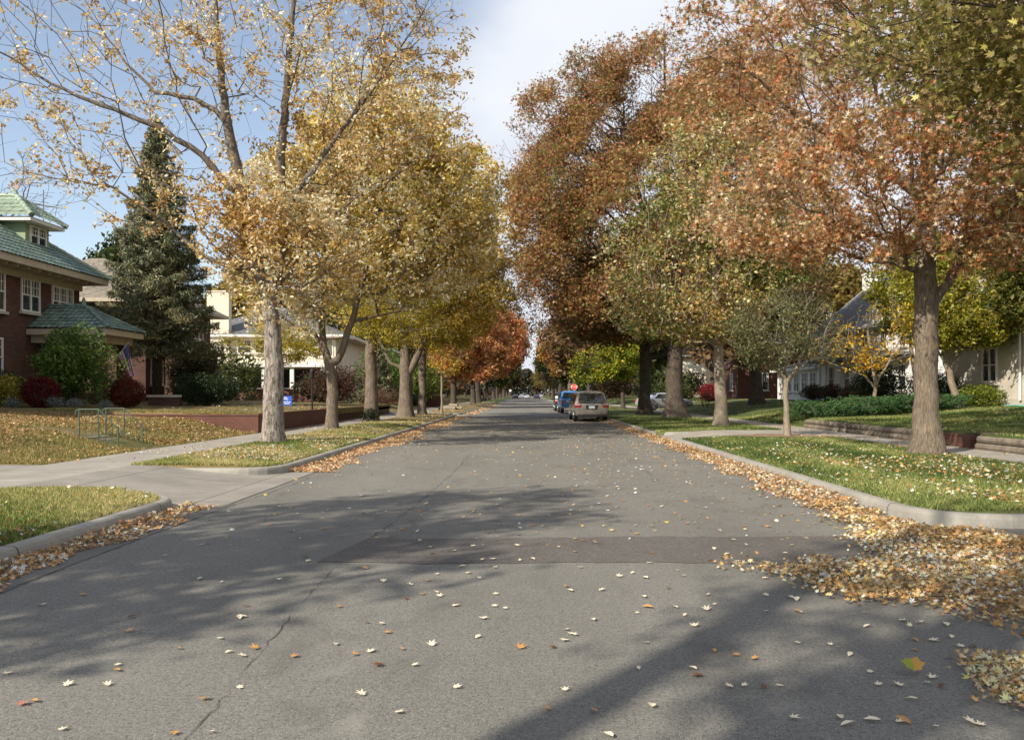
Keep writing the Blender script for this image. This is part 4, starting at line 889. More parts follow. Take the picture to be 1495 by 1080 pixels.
tree('maple_tree', 'large golden maple with a thick trunk forking just above head height', 'tree', (-7.1, 48, .18),
    [[(0,0,0,.42),(0,0,2.4,.36),(-.05,0,4,.26),(-.1,0,7,.2),(.3,0,12,.1),(.5,0,17,.02)],
     [(.15,0,2.5,.22),(.7,0,3.6,.2),(1.3,0,5.4,.18),(2.2,0,8,.12),(3.5,0,13,.03)],
     [(-.2,0,2.9,.12),(-.9,0,3.2,.11),(-1.5,0,4.4,.09),(-2.4,0,7,.05)]],
    [(2.2,0,10.5,5.2,4.6,6.2,1500),(-2,0,9,3.4,3.4,4,350),(3.6,0,7.2,2.6,2.6,2.2,200)],
    dict(k=7.5, sig=.25, size=.23, pal=palette(['#b09a3c', '#c8aa4c', '#d8bc68', '#e2ca80', '#cca848', '#e8d49c'], 131, .4, .45), shape=KITE, clump=.9, droop=.1), MT['bark'], 7, 3.6, left_lab)
tree('locust_tree', 'slimmer trunk with dull yellow green foliage just beyond the thick forked trunk', 'tree', (-6.9, 54, .18),
    [[(0,0,0,.27),(0,0,4,.23),(.1,0,8,.15),(.3,0,13,.03)], [(0,0,3.6,.14),(.8,0,6,.1),(1.8,0,9.5,.03)]],
    [(2.2,0,8.6,4.2,4,3.4,520),(-1,0,10,3.2,3.2,3.2,240),(2.0,-1,5.6,2.8,2.2,1.2,160)],
    dict(k=12, sig=.26, size=.3, pal=YGRN, shape=SLIM, clump=.5, droop=.15), MT['bark'], 8, 4, left_lab)
tree('young_tree', 'thin young street tree with bright yellow leaves in front of the orange trees', 'tree', (-6.25, 60, .18),
    [[(0,0,0,.09),(0,0,2.5,.075),(.05,0,7,.02)]], [(.4,0,4.9,2.1,1.8,2.1,190)],
    dict(k=9, sig=.2, size=.24, pal=YEL, shape=KITE, clump=.6), MT['bark_y'], 9, 1.8, left_lab)
def far_leaf(pal, size=.42, k=9, sig=.42, **kw): return dict(k=k, sig=sig, size=size, pal=pal, shape=KITE, clump=.35, twig_r=.06, **kw)
tree('orange_tree', 'broad orange leaved tree beyond the thin yellow street tree', 'tree', (-7.9, 88, .2),
    [[(0,0,0,.32),(0,0,3,.28),(.2,0,6,.2),(.2,0,12,.04)]], [(.6,0,7.6,5.2,5,4.6,520),(3.2,0,6.2,3,3,2.4,150)], far_leaf(ORV, .36, 11, .33), MT['bark_d'], 10, 2.8, left_lab, step=.7)
tree('orange_tree', 'second broad orange tree whose crown leans over the left kerb', 'tree', (-7.4, 112, .2),
    [[(0,0,0,.36),(0,0,3,.3),(.2,0,7,.2),(.2,0,14,.04)]], [(1.2,0,8.6,6.4,6,5.4,560)], far_leaf(ORV, .44, 11, .4), MT['bark_d'], 12, 2.8, left_lab, step=.8)
tree('yellow_tree', 'small deep yellow tree low behind the orange trees', 'tree', (-11.5, 100, .5),
    [[(0,0,0,.2),(0,0,2,.17),(0,0,6,.04)]], [(0,0,3.6,3.6,3,2.2,260)], far_leaf(ORYEL, .36, 11, .3), MT['bark_d'], 13, 1.6, step=.7)

# right side
tree('oak_tree', 'large trunked tree with orange tan star shaped leaves, nearest on the right lawn', 'tree', (9.0, 18.5, .22),
    [[(0,0,0,.33),(0,0,.9,.265),(-.02,0,3.6,.245),(-.03,0,4.6,.2),(.02,0,6.4,.16),(.0,0,9,.1),(.1,0,13,.02)],
     [(.05,0,3.3,.12),(.45,-.1,3.9,.105),(.75,-.1,4.6,.1),(.9,0,5.6,.08),(1.4,.1,8,.05),(2,.1,10,.02)],
     [(-.02,0,5.6,.1),(-1.2,.1,6.7,.085),(-2.6,.2,7.5,.06),(-4.2,.2,8.9,.025)],
     [(0,0,4.6,.09),(-1.3,-.3,4.9,.07),(-2.9,-.5,4.7,.045),(-4.6,-.6,4.9,.02)],
     [(0,0,4.4,.08),(1.2,-.4,4.9,.07),(2.8,-.5,5.0,.04)]],
    [(-.2,0,8.6,4.8,4.2,4.4,1050),(-3.4,0,5.6,2.2,2.4,1.4,300),(.2,-.5,5.0,4.2,2.8,1.0,420),(3.6,0,7,3.6,3.2,3.2,480),(-3.0,0,9.4,3.2,3,3,420),(0,0,10,3.6,3,3,300),(.2,-1.9,6.6,3.4,1.4,1.9,420),(2.8,-1.8,6.6,2.6,1.4,1.7,260)],
    dict(k=8.6, sig=.15, size=.155, pal=ORNG, shape=STAR, clump=1.15, droop=.06), MT['bark_r'], 14, 3.9, right_lab, up=.35, tip=.007, flare=.38)
tree('crabapple_tree', 'small slim tree with sparse grey green leaves in a ring of mulch', 'tree', (8.3, 26.2, .22),
    [[(0,0,0,.11),(-.03,0,1,.09),(-.08,0,1.75,.085),(-.3,0,2.2,.06),(-.7,0,2.8,.04),(-1.1,0,3.6,.02)],
     [(-.08,0,1.75,.07),(.25,0,2.1,.06),(.5,0,2.8,.045),(.8,.1,3.8,.02)], [(-.1,0,1.8,.05),(-.05,.2,2.6,.04),(-.1,.2,3.9,.02)]],
    [(-.2,0,3.55,1.95,1.8,1.35,620),(-.9,0,2.7,1.2,1,.6,110),(.9,0,2.8,1.1,1,.6,100)],
    dict(k=3.2, sig=.11, size=.1, pal=DULLG, shape=OVAL, clump=1.2), MT['bark_y'], 15, 1.9, right_lab, tip=.005, step=.3, flare=.2)
tree('pale_trunk_tree', 'smooth pale trunk with olive green leaves just beyond the right driveway', 'tree', (8.0, 34, .22),
    [[(0,0,0,.30),(0,0,1.2,.25),(-.1,0,3.2,.2),(-.2,0,5,.16),(-.3,0,9,.08),(-.3,0,13,.02)], [(-.1,0,3.2,.1),(-1.2,-.2,4.4,.08),(-2.8,-.4,5.6,.04)]],
    [(-1.4,-.5,6.6,4.0,3.4,3.4,1150),(-.2,0,10.4,3.6,3,3.0,560),(2.6,-.3,8.4,2.6,2.6,3.0,260),(-2.6,-.5,4.6,2.4,2.2,1.2,240)],
    dict(k=9, sig=.17, size=.165, pal=OLIVE, shape=OVAL, clump=.8, keep=lambda P, g: P[:, 0] * .3 + P[:, 2] > 2.6), MT['bark_y'], 16, 3.2, right_lab)
tree('oak_tree', 'enormous old oak with rust brown leaves and a massive flared trunk', 'tree', (8.2, 45.8, .24),
    [[(0,0,0,.60),(0,0,1,.47),(0,0,4,.42),(-.1,0,6,.42),(-.4,0,10,.3),(-.5,0,16,.12),(-.6,0,21,.03)],
     [(0,0,4.4,.3),(-2.2,.4,6,.24),(-4.4,.6,8.5,.16),(-6.6,.6,11.5,.06)], [(0,0,5.5,.25),(2.4,.3,8.4,.2),(4.4,.4,12.5,.08)],
     [(-.2,0,7,.22),(-1.8,0,11.5,.14),(-3,0,17,.05)]],
    [(-1.6,0,12.2,7.8,6.6,6.6,2400),(-.2,0,18.2,3.4,3.4,3.6,420),(4.8,0,15,5.4,5,5.4,900),(-6.2,0,9.4,3.2,3.4,3.6,420),(-3.6,-.5,6.8,4,3.2,2,330),(-4.4,0,15.2,3.2,3,3.2,300),(1,-1,6.6,5,3,1.8,260),(-6.4,0,13.5,3.6,4,4,560),(-7.0,-.5,9.4,2.6,3,3,420),(-4.4,-.8,11,3.6,3.2,3.4,520),(-3,-1,8,3.6,3,2.4,300),(-2.4,0,18.5,3,3,3,300),(-6.8,0,16.4,2.4,3,2.6,320),(-4.4,0,18.6,2.4,2.6,2.2,260),(3.0,0,14.5,4.4,4,5.4,620),(4.2,0,18.4,2.6,2.6,2.4,260),(5.6,-.5,9,3.4,3,2.8,260),(3.6,0,19,3.2,3.2,3,320)],
    dict(k=10, sig=.25, size=.235, pal=RUST, shape=STAR, clump=1.0, droop=.05), MT['bark_d'], 17, 4.4, right_lab, step=.7, tip=.009, up=.4, flare=.6)
tree('oak_tree', 'dark trunked oak behind the massive one, with a sideways lower limb', 'tree', (7.7, 54, .24),
    [[(0,0,0,.45),(0,0,1,.37),(0,0,4.5,.33),(.1,0,8,.2),(0,0,15,.04)], [(.1,0,3.6,.17),(1.2,0,3.9,.16),(2.1,0,4.8,.13),(3,0,7,.06)]],
    [(-1.5,0,9,6.4,5,4.6,900)], dict(k=8, sig=.34, size=.34, pal=RUST, shape=KITE, clump=.4), MT['bark_d'], 18, 4.4, right_lab, step=.8)
tree('small_tree', 'small rounded green and yellow tree with a thin dark trunk beyond the minivan', 'tree', (8.4, 72, .26),
    [[(0,0,0,.19),(-.1,0,1.6,.16),(-.6,0,3,.08),(-.9,0,4.6,.03)], [(-.1,0,1.6,.1),(.5,0,2.6,.06)]],
    [(-1.2,0,4.3,3.0,2.6,1.9,420),(-3.4,0,3.6,1.5,1.5,1.3,120)], dict(k=13, sig=.22, size=.24, pal=palette(['#b7a52a', '#8f9224', '#6b7a22', '#4f641f', '#5d6e24'], 91, .3, .35), shape=KITE, clump=.4), MT['bark_d'], 19, 1.6, right_lab)
tree('orange_tree', 'pale orange tree whose grey limbs fork above the parked pickup', 'tree', (6.6, 126, .2),
    [[(0,0,0,.5),(0,0,3,.42),(-.8,0,6,.25),(-1.5,0,11,.05)], [(0,0,3.2,.3),(1.2,0,6,.2),(2.4,0,10,.05)]],
    [(0,0,9.0,5.2,5,4.6,600)], far_leaf(palette(['#c07a3c', '#c9964c', '#b9923c', '#c0683c', '#9a8a36'], 92, .35, .4), .42, 12, .36), MT['bark'], 20, 4, right_lab, step=.8)
tree('red_oak_tree', 'leaning dark trunk with russet leaves on the shaded right lawn', 'tree', (16.2, 58, .85),
    [[(0,0,0,.5),(-.1,0,2,.4),(-.5,0,5,.32),(-.8,0,9,.1)], [(-.4,0,3.4,.1),(-1.2,0,3.0,.08),(-2.2,0,2.4,.05)]],
    [(0,0,9,5.4,5,3.8,800),(-2,0,5.6,3.4,3,1.4,180)], dict(k=9, sig=.32, size=.32, pal=RUST, shape=KITE, clump=.4, droop=.1), MT['bark_d'], 22, 3.6, step=.8)
tree('magnolia_tree', 'small tree with large golden yellow leaves in front of the white house', 'tree', (14.6, 34.5, .75),
    [[(0,0,0,.09),(0,0,1.4,.075),(-.2,0,2.6,.06),(-.4,0,4.4,.02)], [(0,0,1.0,.06),(-.6,0,1.9,.045),(-1.5,0,2.8,.02)], [(0,0,1.2,.06),(.6,0,2.2,.045),(1.2,0,3.6,.02)]],
    [(.2,0,3.4,2.7,1.8,1.7,280),(-1.7,-.3,2.5,1.5,1.2,.8,110)], dict(k=1.5, sig=.15, size=.17, pal=palette(['#c79a2e', '#d1a93a', '#b0862a', '#9c9030', '#dcbc5c'], 93, .4, .8), shape=OVAL, clump=.9), MT['bark_y'], 23, 1.5)
tree('yellow_tree', 'leaning pale trunked tree with yellow green leaves in front of the stucco house', 'tree', (18.2, 34.5, .93),
    [[(0,0,0,.17),(-.4,0,1.2,.14),(-.6,0,1.9,.12),(-.9,0,3.4,.07),(-1,0,5,.03)], [(-.55,0,1.7,.08),(.1,0,2.5,.06),(1.2,0,3.6,.03)], [(-.6,0,1.9,.07),(-1.4,0,2.9,.04)]],
    [(-.4,0,4.6,2.9,2.4,2.1,620),(1.2,-.3,3.8,1.8,1.5,1.2,170)], dict(k=13, sig=.17, size=.15, pal=YLG, shape=OVAL, clump=1.5), MT['bark_y'], 124, 1.9)
tree('yellow_tree', 'twin pale stems with dull yellow leaves just left of the nearest right trunk', 'tree', (18.4, 38.6, .98),
    [[(0,0,0,.14),(-.3,0,2,.1),(-.5,0,4,.06),(-.5,0,7,.02)], [(.1,0,.3,.12),(.05,0,2.2,.09),(.2,0,5,.04)]],
    [(.2,0,5.6,2.8,2.4,2.6,520)], dict(k=8, sig=.2, size=.2, pal=YLG, shape=KITE, clump=1.2), MT['bark_y'], 25, 2.3)
tree('dark_green_tree', 'dull green tree hanging over the stucco house at the right edge', 'tree', (24, 30.5, 1.0),
    [[(0,0,0,.3),(0,0,3,.25),(-.3,0,8,.1)], [(0,0,3,.15),(-2,0,4.2,.1),(-4.5,0,4.6,.04)]],
    [(-2.4,0,6,4.2,3,3.4,900),(-4.8,0,4.8,2.0,1.8,1.8,300)], dict(k=8, sig=.22, size=.2, pal=palette(['#39491f', '#515c28', '#6e6c30', '#8a7f36'], 94, .4, .6), shape=KITE, clump=.6), MT['bark_d'], 26, 3)
# overhanging maple near the camera; its trunk stands beyond the right edge of the picture
tree('maple_tree', 'overhanging olive green maple whose boughs hang across the upper right corner', 'tree', (10.6, 11.6, .2),
    [[(0,0,0,.4),(0,0,2.6,.32),(-.2,-.2,4.4,.26),(-.6,-.5,7,.16),(-.8,-.8,11,.03)],
     [(0,0,3.4,.16),(-1.6,-1.2,5.2,.12),(-3.2,-2.4,5.9,.08),(-4.8,-3.2,6.2,.05),(-6.2,-3.8,5.9,.02)],
     [(-.1,-.1,3.8,.14),(-1.8,-.6,5.6,.1),(-3.8,-1.4,6.6,.06),(-5.4,-2.0,6.8,.025)],
     [(-.1,-.1,3.6,.14),(-1.2,-2.4,5.0,.1),(-2.4,-4.6,5.6,.06),(-3.6,-5.8,5.2,.02)]],
    [(-5.1,-2.6,5.7,2.6,1.9,1.3,900),(-4.0,-2.4,4.7,2.0,1.6,1.3,800),(-3.4,-3.4,3.7,1.3,1.4,1.1,420),(-6.3,-2.2,6.0,1.4,1.6,.8,260),(-2.2,-.8,7,3.6,3,2.2,420),(-4.9,-2.4,7.2,2.2,2.4,1.2,420),(-3.0,-4.4,5.2,1.8,1.8,1.6,420)],
    dict(k=3.0, sig=.13, size=.125, pal=NEARG, shape=MAPLE, clump=1.0, droop=.08, upb=.15), MT['bark_d'], 27, 3.6, None, up=.15, tip=.0045, step=.3)
# trees beyond the left edge: they shade the foreground street
tree('street_tree', 'broad yard maple standing outside the left edge whose crown shades the near street', 'tree', (-12.6, -2.8, .2),
    [[(0,0,0,.36),(0,0,2.6,.3),(.3,.2,5,.22),(.4,.6,9,.14),(.5,.8,13,.04)], [(0,0,2.6,.24),(-.9,.6,5,.2),(-1.4,1,9,.12)], [(.2,0,4,.16),(1.2,1.6,6.4,.12),(2,2.6,9.0,.05)]],
    [(.4,1.6,8.4,3.0,2.6,2.6,420),(0,2.4,11,2.6,2.4,2.4,220)], dict(k=5, sig=.26, size=.24, pal=GOLD, shape=KITE, clump=1.2), MT['bark'], 28, 4, step=.6, tip=.018)
tree('street_tree', 'tall bare limbed maple behind the camera casting the long trunk shadow', 'tree', (-7.7, -5.4, .2),
    [[(0,0,0,.5),(0,0,3,.42),(.1,.1,7,.38),(.1,.1,10,.33),(.2,.3,14,.22),(.2,.3,18,.05)], [(.1,.1,4.6,.26),(.7,-.6,6.4,.24),(.95,-.85,9.5,.21),(1.2,-1.1,13,.15),(1.4,-1.3,16,.06)], [(.1,.1,6.5,.2),(-.6,.8,8.4,.17),(-.95,1.1,11,.13),(-1.2,1.4,15,.05)], [(1.0,-.9,9.0,.12),(1.8,-1.8,11,.09),(2.2,-2.2,14,.04)]],
    [(.4,-.4,12.8,3.0,2.8,3.8,620),(.4,-.6,9.0,1.8,1.6,1.8,120)], dict(k=2.0, sig=.2, size=.2, pal=GOLD, shape=KITE, clump=.8), MT['bark'], 29, 5, step=.6, tip=.02)
# bare tree far left
tree('bare_tree', 'leafless tree whose fine twigs show above the green roof at the left edge', 'tree', (-29.8, 44.5, 1.0),
    [[(0,0,0,.3),(0,0,4,.26),(.2,0,9,.16),(.2,0,13.5,.03)]], [(.6,0,11.6,4.6,4,3.0,560)], None, MT['twig'], 30, 5, step=.4, tip=.008)
# spruce
def spruce(name, base, h, r, label, seed, low=.05, group=None):
    rng = np.random.default_rng(seed); t = thing(name, base, label, 'tree', group)
    tr = MB().tube([(0,0,-.2), (.05,0,h*.3), (0,0,h*.6), (0,0,h)], [.26,.2,.12,.02], 10).build('trunk', MT['bark_d'], t, smooth=True)
    P = []; nb = 190; bm = MB()
    for i in range(nb):
        f = low + (1 - low) * (i / nb) ** 1.0; z = h * f; L0 = r * (1 - f) ** .78 * rng.uniform(.7, 1.12) + .12
        a = i * 2.399 + rng.uniform(-.3, .3); d = np.array([math.cos(a), math.sin(a)])
        m_ = 9; q = []
        for k in range(m_ + 1):
            u = k / m_; x = L0 * u; dz = -L0 * .30 * u + L0 * .22 * u ** 2.4 + (.25 * u if f > .8 else 0); q.append((d[0]*x, d[1]*x, z + dz))
        if L0 > .5: bm.tube(q[::3], [.03, .022, .014, .006], 3, False)
        n = int(60 + 300 * L0 * (.55 if f < .4 else .7)); u = rng.uniform(.12, 1, n) ** .75; w = .30 * L0 * (1.05 - u) ** .6 * .8 + .08
        qi = np.array(q); ii = u * m_; lo = np.clip(ii.astype(int), 0, m_ - 1); fr = (ii - lo)[:, None]; c = qi[lo] * (1 - fr) + qi[lo + 1] * fr
        side = rng.normal(size=n) * w * .7; c[:, 0] += -d[1] * side; c[:, 1] += d[0] * side; c[:, 2] += -np.abs(rng.normal(size=n)) * .16 * (.4 + L0 * .35) - np.abs(side) * .25
        P.append(c)
    P = np.vstack(P); bm.build('branches', MT['bark_d'], t)
    pal = palette(['#474e38', '#586048', '#6c7458', '#848868', '#9a9a78', '#5c5f3e', '#7a6c48'], seed, .4, .9)
    leaves('crown', P, rng.uniform(.16, .34, len(P)), pal(P, rng), SLIM, rng, MT['needle'], t, up_bias=.0); return t
spruce('spruce_tree', (-19.3, 42.8, 1.1), 14.6, 4.0, 'tall blue green spruce rising between the two brick houses', 7, .22)
spruce('spruce_tree', (-12.2, 66, 1.0), 5.2, 1.7, 'small blue grey spruce behind the blue sign', 8, .06)

# ---------------------------------------------------------------- shrubs
def shrub(name, x, y, rx, ry, h, pal, n, label, size=.08, shape=KITE, seed=1, cat='shrub', group=None, stems=9, shell=.35, z=None, mat='leaf', lumpy=.25):
    rng = np.random.default_rng(seed); z0 = float((z_left if x < 0 else z_right)(x, y)) if z is None else z
    t = thing(name, (x, y, z0), label, cat, group); m = MB()
    for i in range(stems):
        a = rng.uniform(0, 6.28); q = rng.uniform(.3, .8); m.tube([(.1*math.cos(a)*rx, .1*math.sin(a)*ry, -.05), (.45*q*math.cos(a)*rx, .45*q*math.sin(a)*ry, h*.4), (q*math.cos(a)*rx, q*math.sin(a)*ry, h*rng.uniform(.6,.85))], [.022, .015, .006], 4, False)
    m.build('stems', MT['twig'], t)
    u = rng.normal(size=(n, 3)); u /= np.linalg.norm(u, axis=1)[:, None]; u *= (1 - rng.random((n, 1)) ** 1.5 * shell * 2).clip(.1, 1)
    u *= (1 + lumpy * pnoise(u, 3.2, seed)[:, None]) * (1 + .12 * pnoise(u, 9, seed + 3)[:, None])
    P = u * (rx, ry, h * .5) + (0, 0, h * .5); P[:, 2] = np.maximum(P[:, 2], .03)
    leaves('foliage', P, size * rng.uniform(.6, 1.3, n), pal(P, rng), shape, rng, MT[mat], t, up_bias=.2); return t
GS = palette(['#3f5a22', '#56702c', '#6f8838', '#8a9c4c', '#4a5f26'], 101, .4, 1.2); RED = palette(['#58151a', '#6e1c22', '#7e2428', '#481216'], 102, .4, 3)
DG = palette(['#1c2a14', '#26361a', '#314222'], 103, .4, 2); JUN = palette(['#24401c', '#305426', '#3d6630', '#52783e', '#2a4a22'], 104, .4, 1.5)
shrub('tall_shrub', -18.0, 32.4, 1.5, 1.3, 3.1, GS, 15000, 'tall loose green shrub in front of the green roofed porch', .12, OVAL, 1, shell=.5, lumpy=.4)
shrub('round_bush', -18.1, 30.6, .62, .6, 1.15, RED, 7000, 'clipped round dark red bush beside the tall green shrub', .06, OVAL, 2, shell=.12, lumpy=.05, group='red bushes by the brick house')
shrub('round_bush', -16.4, 33.6, .7, .7, 1.2, palette(['#5a1f18', '#6e2a1e', '#4c3420', '#7a3424'], 105, .4, 2), 6000, 'dark red bush in shade between the tall shrub and the flag', .07, OVAL, 3, shell=.15, lumpy=.1, group='red bushes by the brick house')
shrub('yellow_shrub', -19.2, 30.2, .65, .6, 1.3, palette(['#7a7a24', '#9a9230', '#6a6a20', '#b0a040'], 106, .4, 2), 2200, 'loose yellow green shrub to the left of the round red bush', .08, OVAL, 4, shell=.5)
for i, (x, y, s) in enumerate(((-18.6, 29.7, .9), (-17.35, 30.2, 1.1), (-16.75, 30.4, 1.0), (-15.9, 30.9, .8), (-19.4, 29.6, 1.0))):
    shrub('silver_plant', x, y, .3 * s, .3 * s, .42 * s, palette(['#6f7a74', '#8a948e', '#5d6a60'], 107, .4, 3), 700, 'low silvery grey bedding plant at the foot of the red brick house', .08, SLIM, 20 + i, cat='plant', group='silvery bedding plants', stems=4)
hd = shrub('hedge', -20.7, 29.6, 1.1, 4.0, 1.5, DG, 14000, 'dark clipped hedge below the ground floor window of the brick house', .07, OVAL, 6, shell=.1, lumpy=.03, cat='hedge')
shrub('dark_shrub', -16.0, 40.6, 1.6, 1.6, 1.6, DG, 7000, 'broad dark evergreen shrub below the spruce', .1, OVAL, 7, lumpy=.15)
shrub('dark_shrub', -19.0, 50.5, 1.3, 1.2, 1.3, DG, 5000, 'dark rounded evergreen beside the porch wall of the tan roofed house', .1, OVAL, 8, lumpy=.1)
shrub('dark_shrub', -22.4, 60, 1.1, 1.0, 1.1, DG, 4500, 'dark rounded evergreen to the left of the low brick porch wall', .12, OVAL, 9, lumpy=.1)
shrub('dark_shrub', -18.9, 46.5, 1.7, 1.5, 3.4, palette(['#2a2a18', '#3a3a1e', '#4a4222'], 108, .4, 1), 9000, 'tall shadowy shrub under the right side of the spruce', .12, OVAL, 10, lumpy=.35)
shrub('burgundy_shrub', -13.2, 56, 2.2, 1.6, 2.7, palette(['#3c2220', '#55302a', '#6a4036', '#4c3a28'], 109, .4, 1), 8000, 'twiggy burgundy shrub behind the blue sign', .12, OVAL, 11, shell=.5, lumpy=.3)
shrub('burgundy_shrub', -10.8, 60, 1.6, 1.3, 1.7, palette(['#6a4a38', '#85604a', '#5c4630'], 110, .4, 1), 5000, 'pale brown twiggy shrub between the forked trunk and the ivy trunk', .12, SLIM, 12, shell=.5, lumpy=.3)
shrub('leafy_shrub', -12.8, 72, 2.2, 2.0, 4.8, GS, 9000, 'tall green shrub seen just left of the ivy covered trunk', .2, KITE, 13, lumpy=.2)
shrub('leafy_shrub', -11.0, 80, 2.8, 2.0, 4.6, palette(['#4a5a24', '#667030', '#7c8438'], 112, .4, 1), 9000, 'broad green shrub seen between the left tree trunks', .22, KITE, 14, lumpy=.2)
shrub('low_shrub', -10.6, 74, 1.2, 1, 1.1, DG, 2500, 'low dark shrub under the broad green one', .15, KITE, 15)
shrub('ivy', -7.6, 39.75, .44, .36, .75, DG, 1500, 'dark ivy growing round the base of the straight left trunk', .07, OVAL, 16, cat='ivy', lumpy=.3)
# juniper hedge: arching sprays
def juniper(x, y, rx, ry, h, n, label, seed, group):
    rng = np.random.default_rng(seed); z0 = float(z_right(x, y)); t = thing('juniper_shrub', (x, y, z0), label, 'shrub', group); P = []; m = MB()
    for i in range(n):
        ox, oy = rng.uniform(-rx, rx) * .8, rng.uniform(-ry, ry) * .7; a = rng.uniform(0, 6.28); L0 = rng.uniform(.5, 1.0); hh = h * rng.uniform(.45, .95)
        u = np.linspace(0, 1, 5); q = np.stack([ox + math.cos(a) * L0 * u, oy + math.sin(a) * L0 * u, hh * (.35 + u * .8 - u ** 2 * .35)], 1)
        m.tube([tuple(k) for k in q[::2]], [.012, .009, .004], 3, False)
        k = 95; v = rng.uniform(.05, 1, k); c = np.stack([np.interp(v, u, q[:, j]) for j in range(3)], 1) + rng.normal(size=(k, 3)) * (.09 * (1.15 - v))[:, None] ; c[:, 2] -= .03; P.append(c)
    P = np.vstack(P); P[:, 2] = np.maximum(P[:, 2], .03); m.build('stems', MT['twig'], t)
    leaves('foliage', P, rng.uniform(.07, .15, len(P)), JUN(P, rng), SLIM, rng, MT['needle'], t, up_bias=.1)
juniper(12.6, 34.2, 1.5, 1.5, 1.15, 210, 'spreading green juniper at the left end of the juniper hedge', 1, 'spreading junipers behind the log edging')
juniper(14.6, 33.9, 1.5, 1.5, 1.1, 210, 'spreading green juniper in the middle of the juniper hedge', 2, 'spreading junipers behind the log edging')
juniper(16.4, 33.6, 1.3, 1.4, .95, 170, 'spreading green juniper ending the hedge near the large right trunk', 3, 'spreading junipers behind the log edging')
shrub('dark_shrub', 17.8, 41.5, 1.5, 1.3, 2.1, DG, 7000, 'tall dark evergreen beside the corner of the white house', .1, OVAL, 31, lumpy=.12)
shrub('dark_shrub', 18.9, 38, 1.1, 1.1, 1.5, palette(['#2c3f1c', '#3a4f24', '#4a5c2c'], 113, .4, 1), 5000, 'dark green shrub behind the leaning trunk by the stucco house', .09, OVAL, 32)
shrub('yellow_shrub', 19.0, 34.4, .95, .8, .95, palette(['#6a7424', '#87902c', '#4d5c20'], 114, .4, 1), 3500, 'low yellow green shrub beside the leaning pale trunk', .09, OVAL, 33)
shrub('dark_shrub', 17.5, 36.0, .7, .7, .9, DG, 2500, 'small dark shrub to the left of the leaning pale trunk', .08, OVAL, 34)
for i, (x, y, w) in enumerate(((19.8, 46.5, 1.1), (19.7, 49.6, 1.4), (19.6, 53, 1.3), (19.8, 57, 1.4))):
    shrub('foundation_shrub', x, y, .7, w, 1.1, palette(['#3c2c22', '#4e3a2a', '#32391f'], 115, .4, 1), 3000, 'low brownish shrub at the foot of the white house', .1, OVAL, 35 + i, group='shrubs at the foot of the white house')
shrub('red_bush', 16.9, 75, 1.3, 1.1, 1.6, palette(['#8a2a30', '#a0363a', '#74222a'], 116, .4, 1), 5000, 'bright red bush far back on the right lawn', .17, KITE, 40, lumpy=.12)
shrub('twiggy_bush', 13.4, 62, 1.3, 1.1, 1.6, palette(['#4a3c28', '#5c4a30', '#6a5a38'], 117, .4, 1), 2500, 'bare twiggy bush between the massive oak and the pale trunk', .1, SLIM, 41, shell=.5)
# mulch ring
o = blob(8.15, 26.2, 1.55, 1.2, 0, MT['soil'], 'mulch_ring', 3, 60)
for v in o.data.vertices: v.co.z = float(z_right(v.co.x, v.co.y)) + .02

# ---------------------------------------------------------------- far rows of trees and the wood that closes the street
protos = []
def proto(name, label, pal, stems, clumps, seed, bark='bark_d', k=10, grp=None):
    return tree(name, label, 'tree', (0, 0, 0), stems, clumps, dict(k=k, sig=.5, size=.6, pal=pal, shape=KITE, clump=.3, twig_r=.08), MT[bark], seed, 3, grp, step=.9, tip=.015)
S1 = [[(0,0,0,.45),(0,0,4,.35),(.3,0,9,.2),(.3,0,15,.04)], [(0,0,4,.25),(-2,0,7,.18),(-3.4,.4,11,.05)], [(0,0,3.5,.2),(1.8,.4,6.5,.15),(3.6,0,11,.05)]]
far_kinds = [
    ('maple_tree', 'dull gold', palette(['#6e6030', '#8a7438', '#9c8444', '#75682e'], 201, .4, .4)), ('oak_tree', 'rusty brown', BROWN),
    ('evergreen_tree', 'dark green', DARKG), ('plum_tree', 'purple brown', PURP), ('maple_tree', 'orange', palette(['#96602e', '#a8703a', '#8a6a34', '#b5804a'], 202, .4, .4))]
P_ = [proto(n, f'{c} tree lining the street far beyond the parked cars', pal, S1, [(0,0,9,5.6,5.6,5.2,330),(1.5,0,12.6,3.2,3.2,2.6,90)], 300 + i, grp=f'{c} trees lining the far street') for i, (n, c, pal) in enumerate(far_kinds)]
spots = [(-7.6,146,4),(-8.2,166,2),(-7.8,190,3),(-8.0,215,2),(-8,245,0),(-8,280,2),(-8,320,3),(-8,365,1),(7.6,100,1),(8,150,4),(8.2,172,2),(7.8,196,2),(8,226,3),(8,262,0),(8,300,2),(8,350,1),
         (-38,68,0),(-20,92,2),(-30,92,0),(-16,118,2),(-22,135,0),(-15,150,3),(-26,165,2),(-18,185,1),(-30,205,0),(-17,225,2),(-22,260,3),(-18,300,2),
         (15.5,96,2),(17,76,1),(28,72,0),(36,62,2),(34,47,0),(38,40,1),(16,112,0),(20,135,2),(15,150,1),(26,160,0),(18,185,2),(24,210,3),(17,240,0),(22,280,2),(17,320,2),
         (8,404,0),(-12,400,0),(15,392,2),(-20,404,3),(24,402,2),(-28,396,2),(-40,398,0),(34,394,1),(44,400,2),(-40,120,0),(-45,90,2),(45,90,2),(50,75,0),(55,120,1),(-55,150,2),(-36,250,3),(36,250,2),(-42,320,2),(42,320,0)]
g = random.Random(4); used = set()
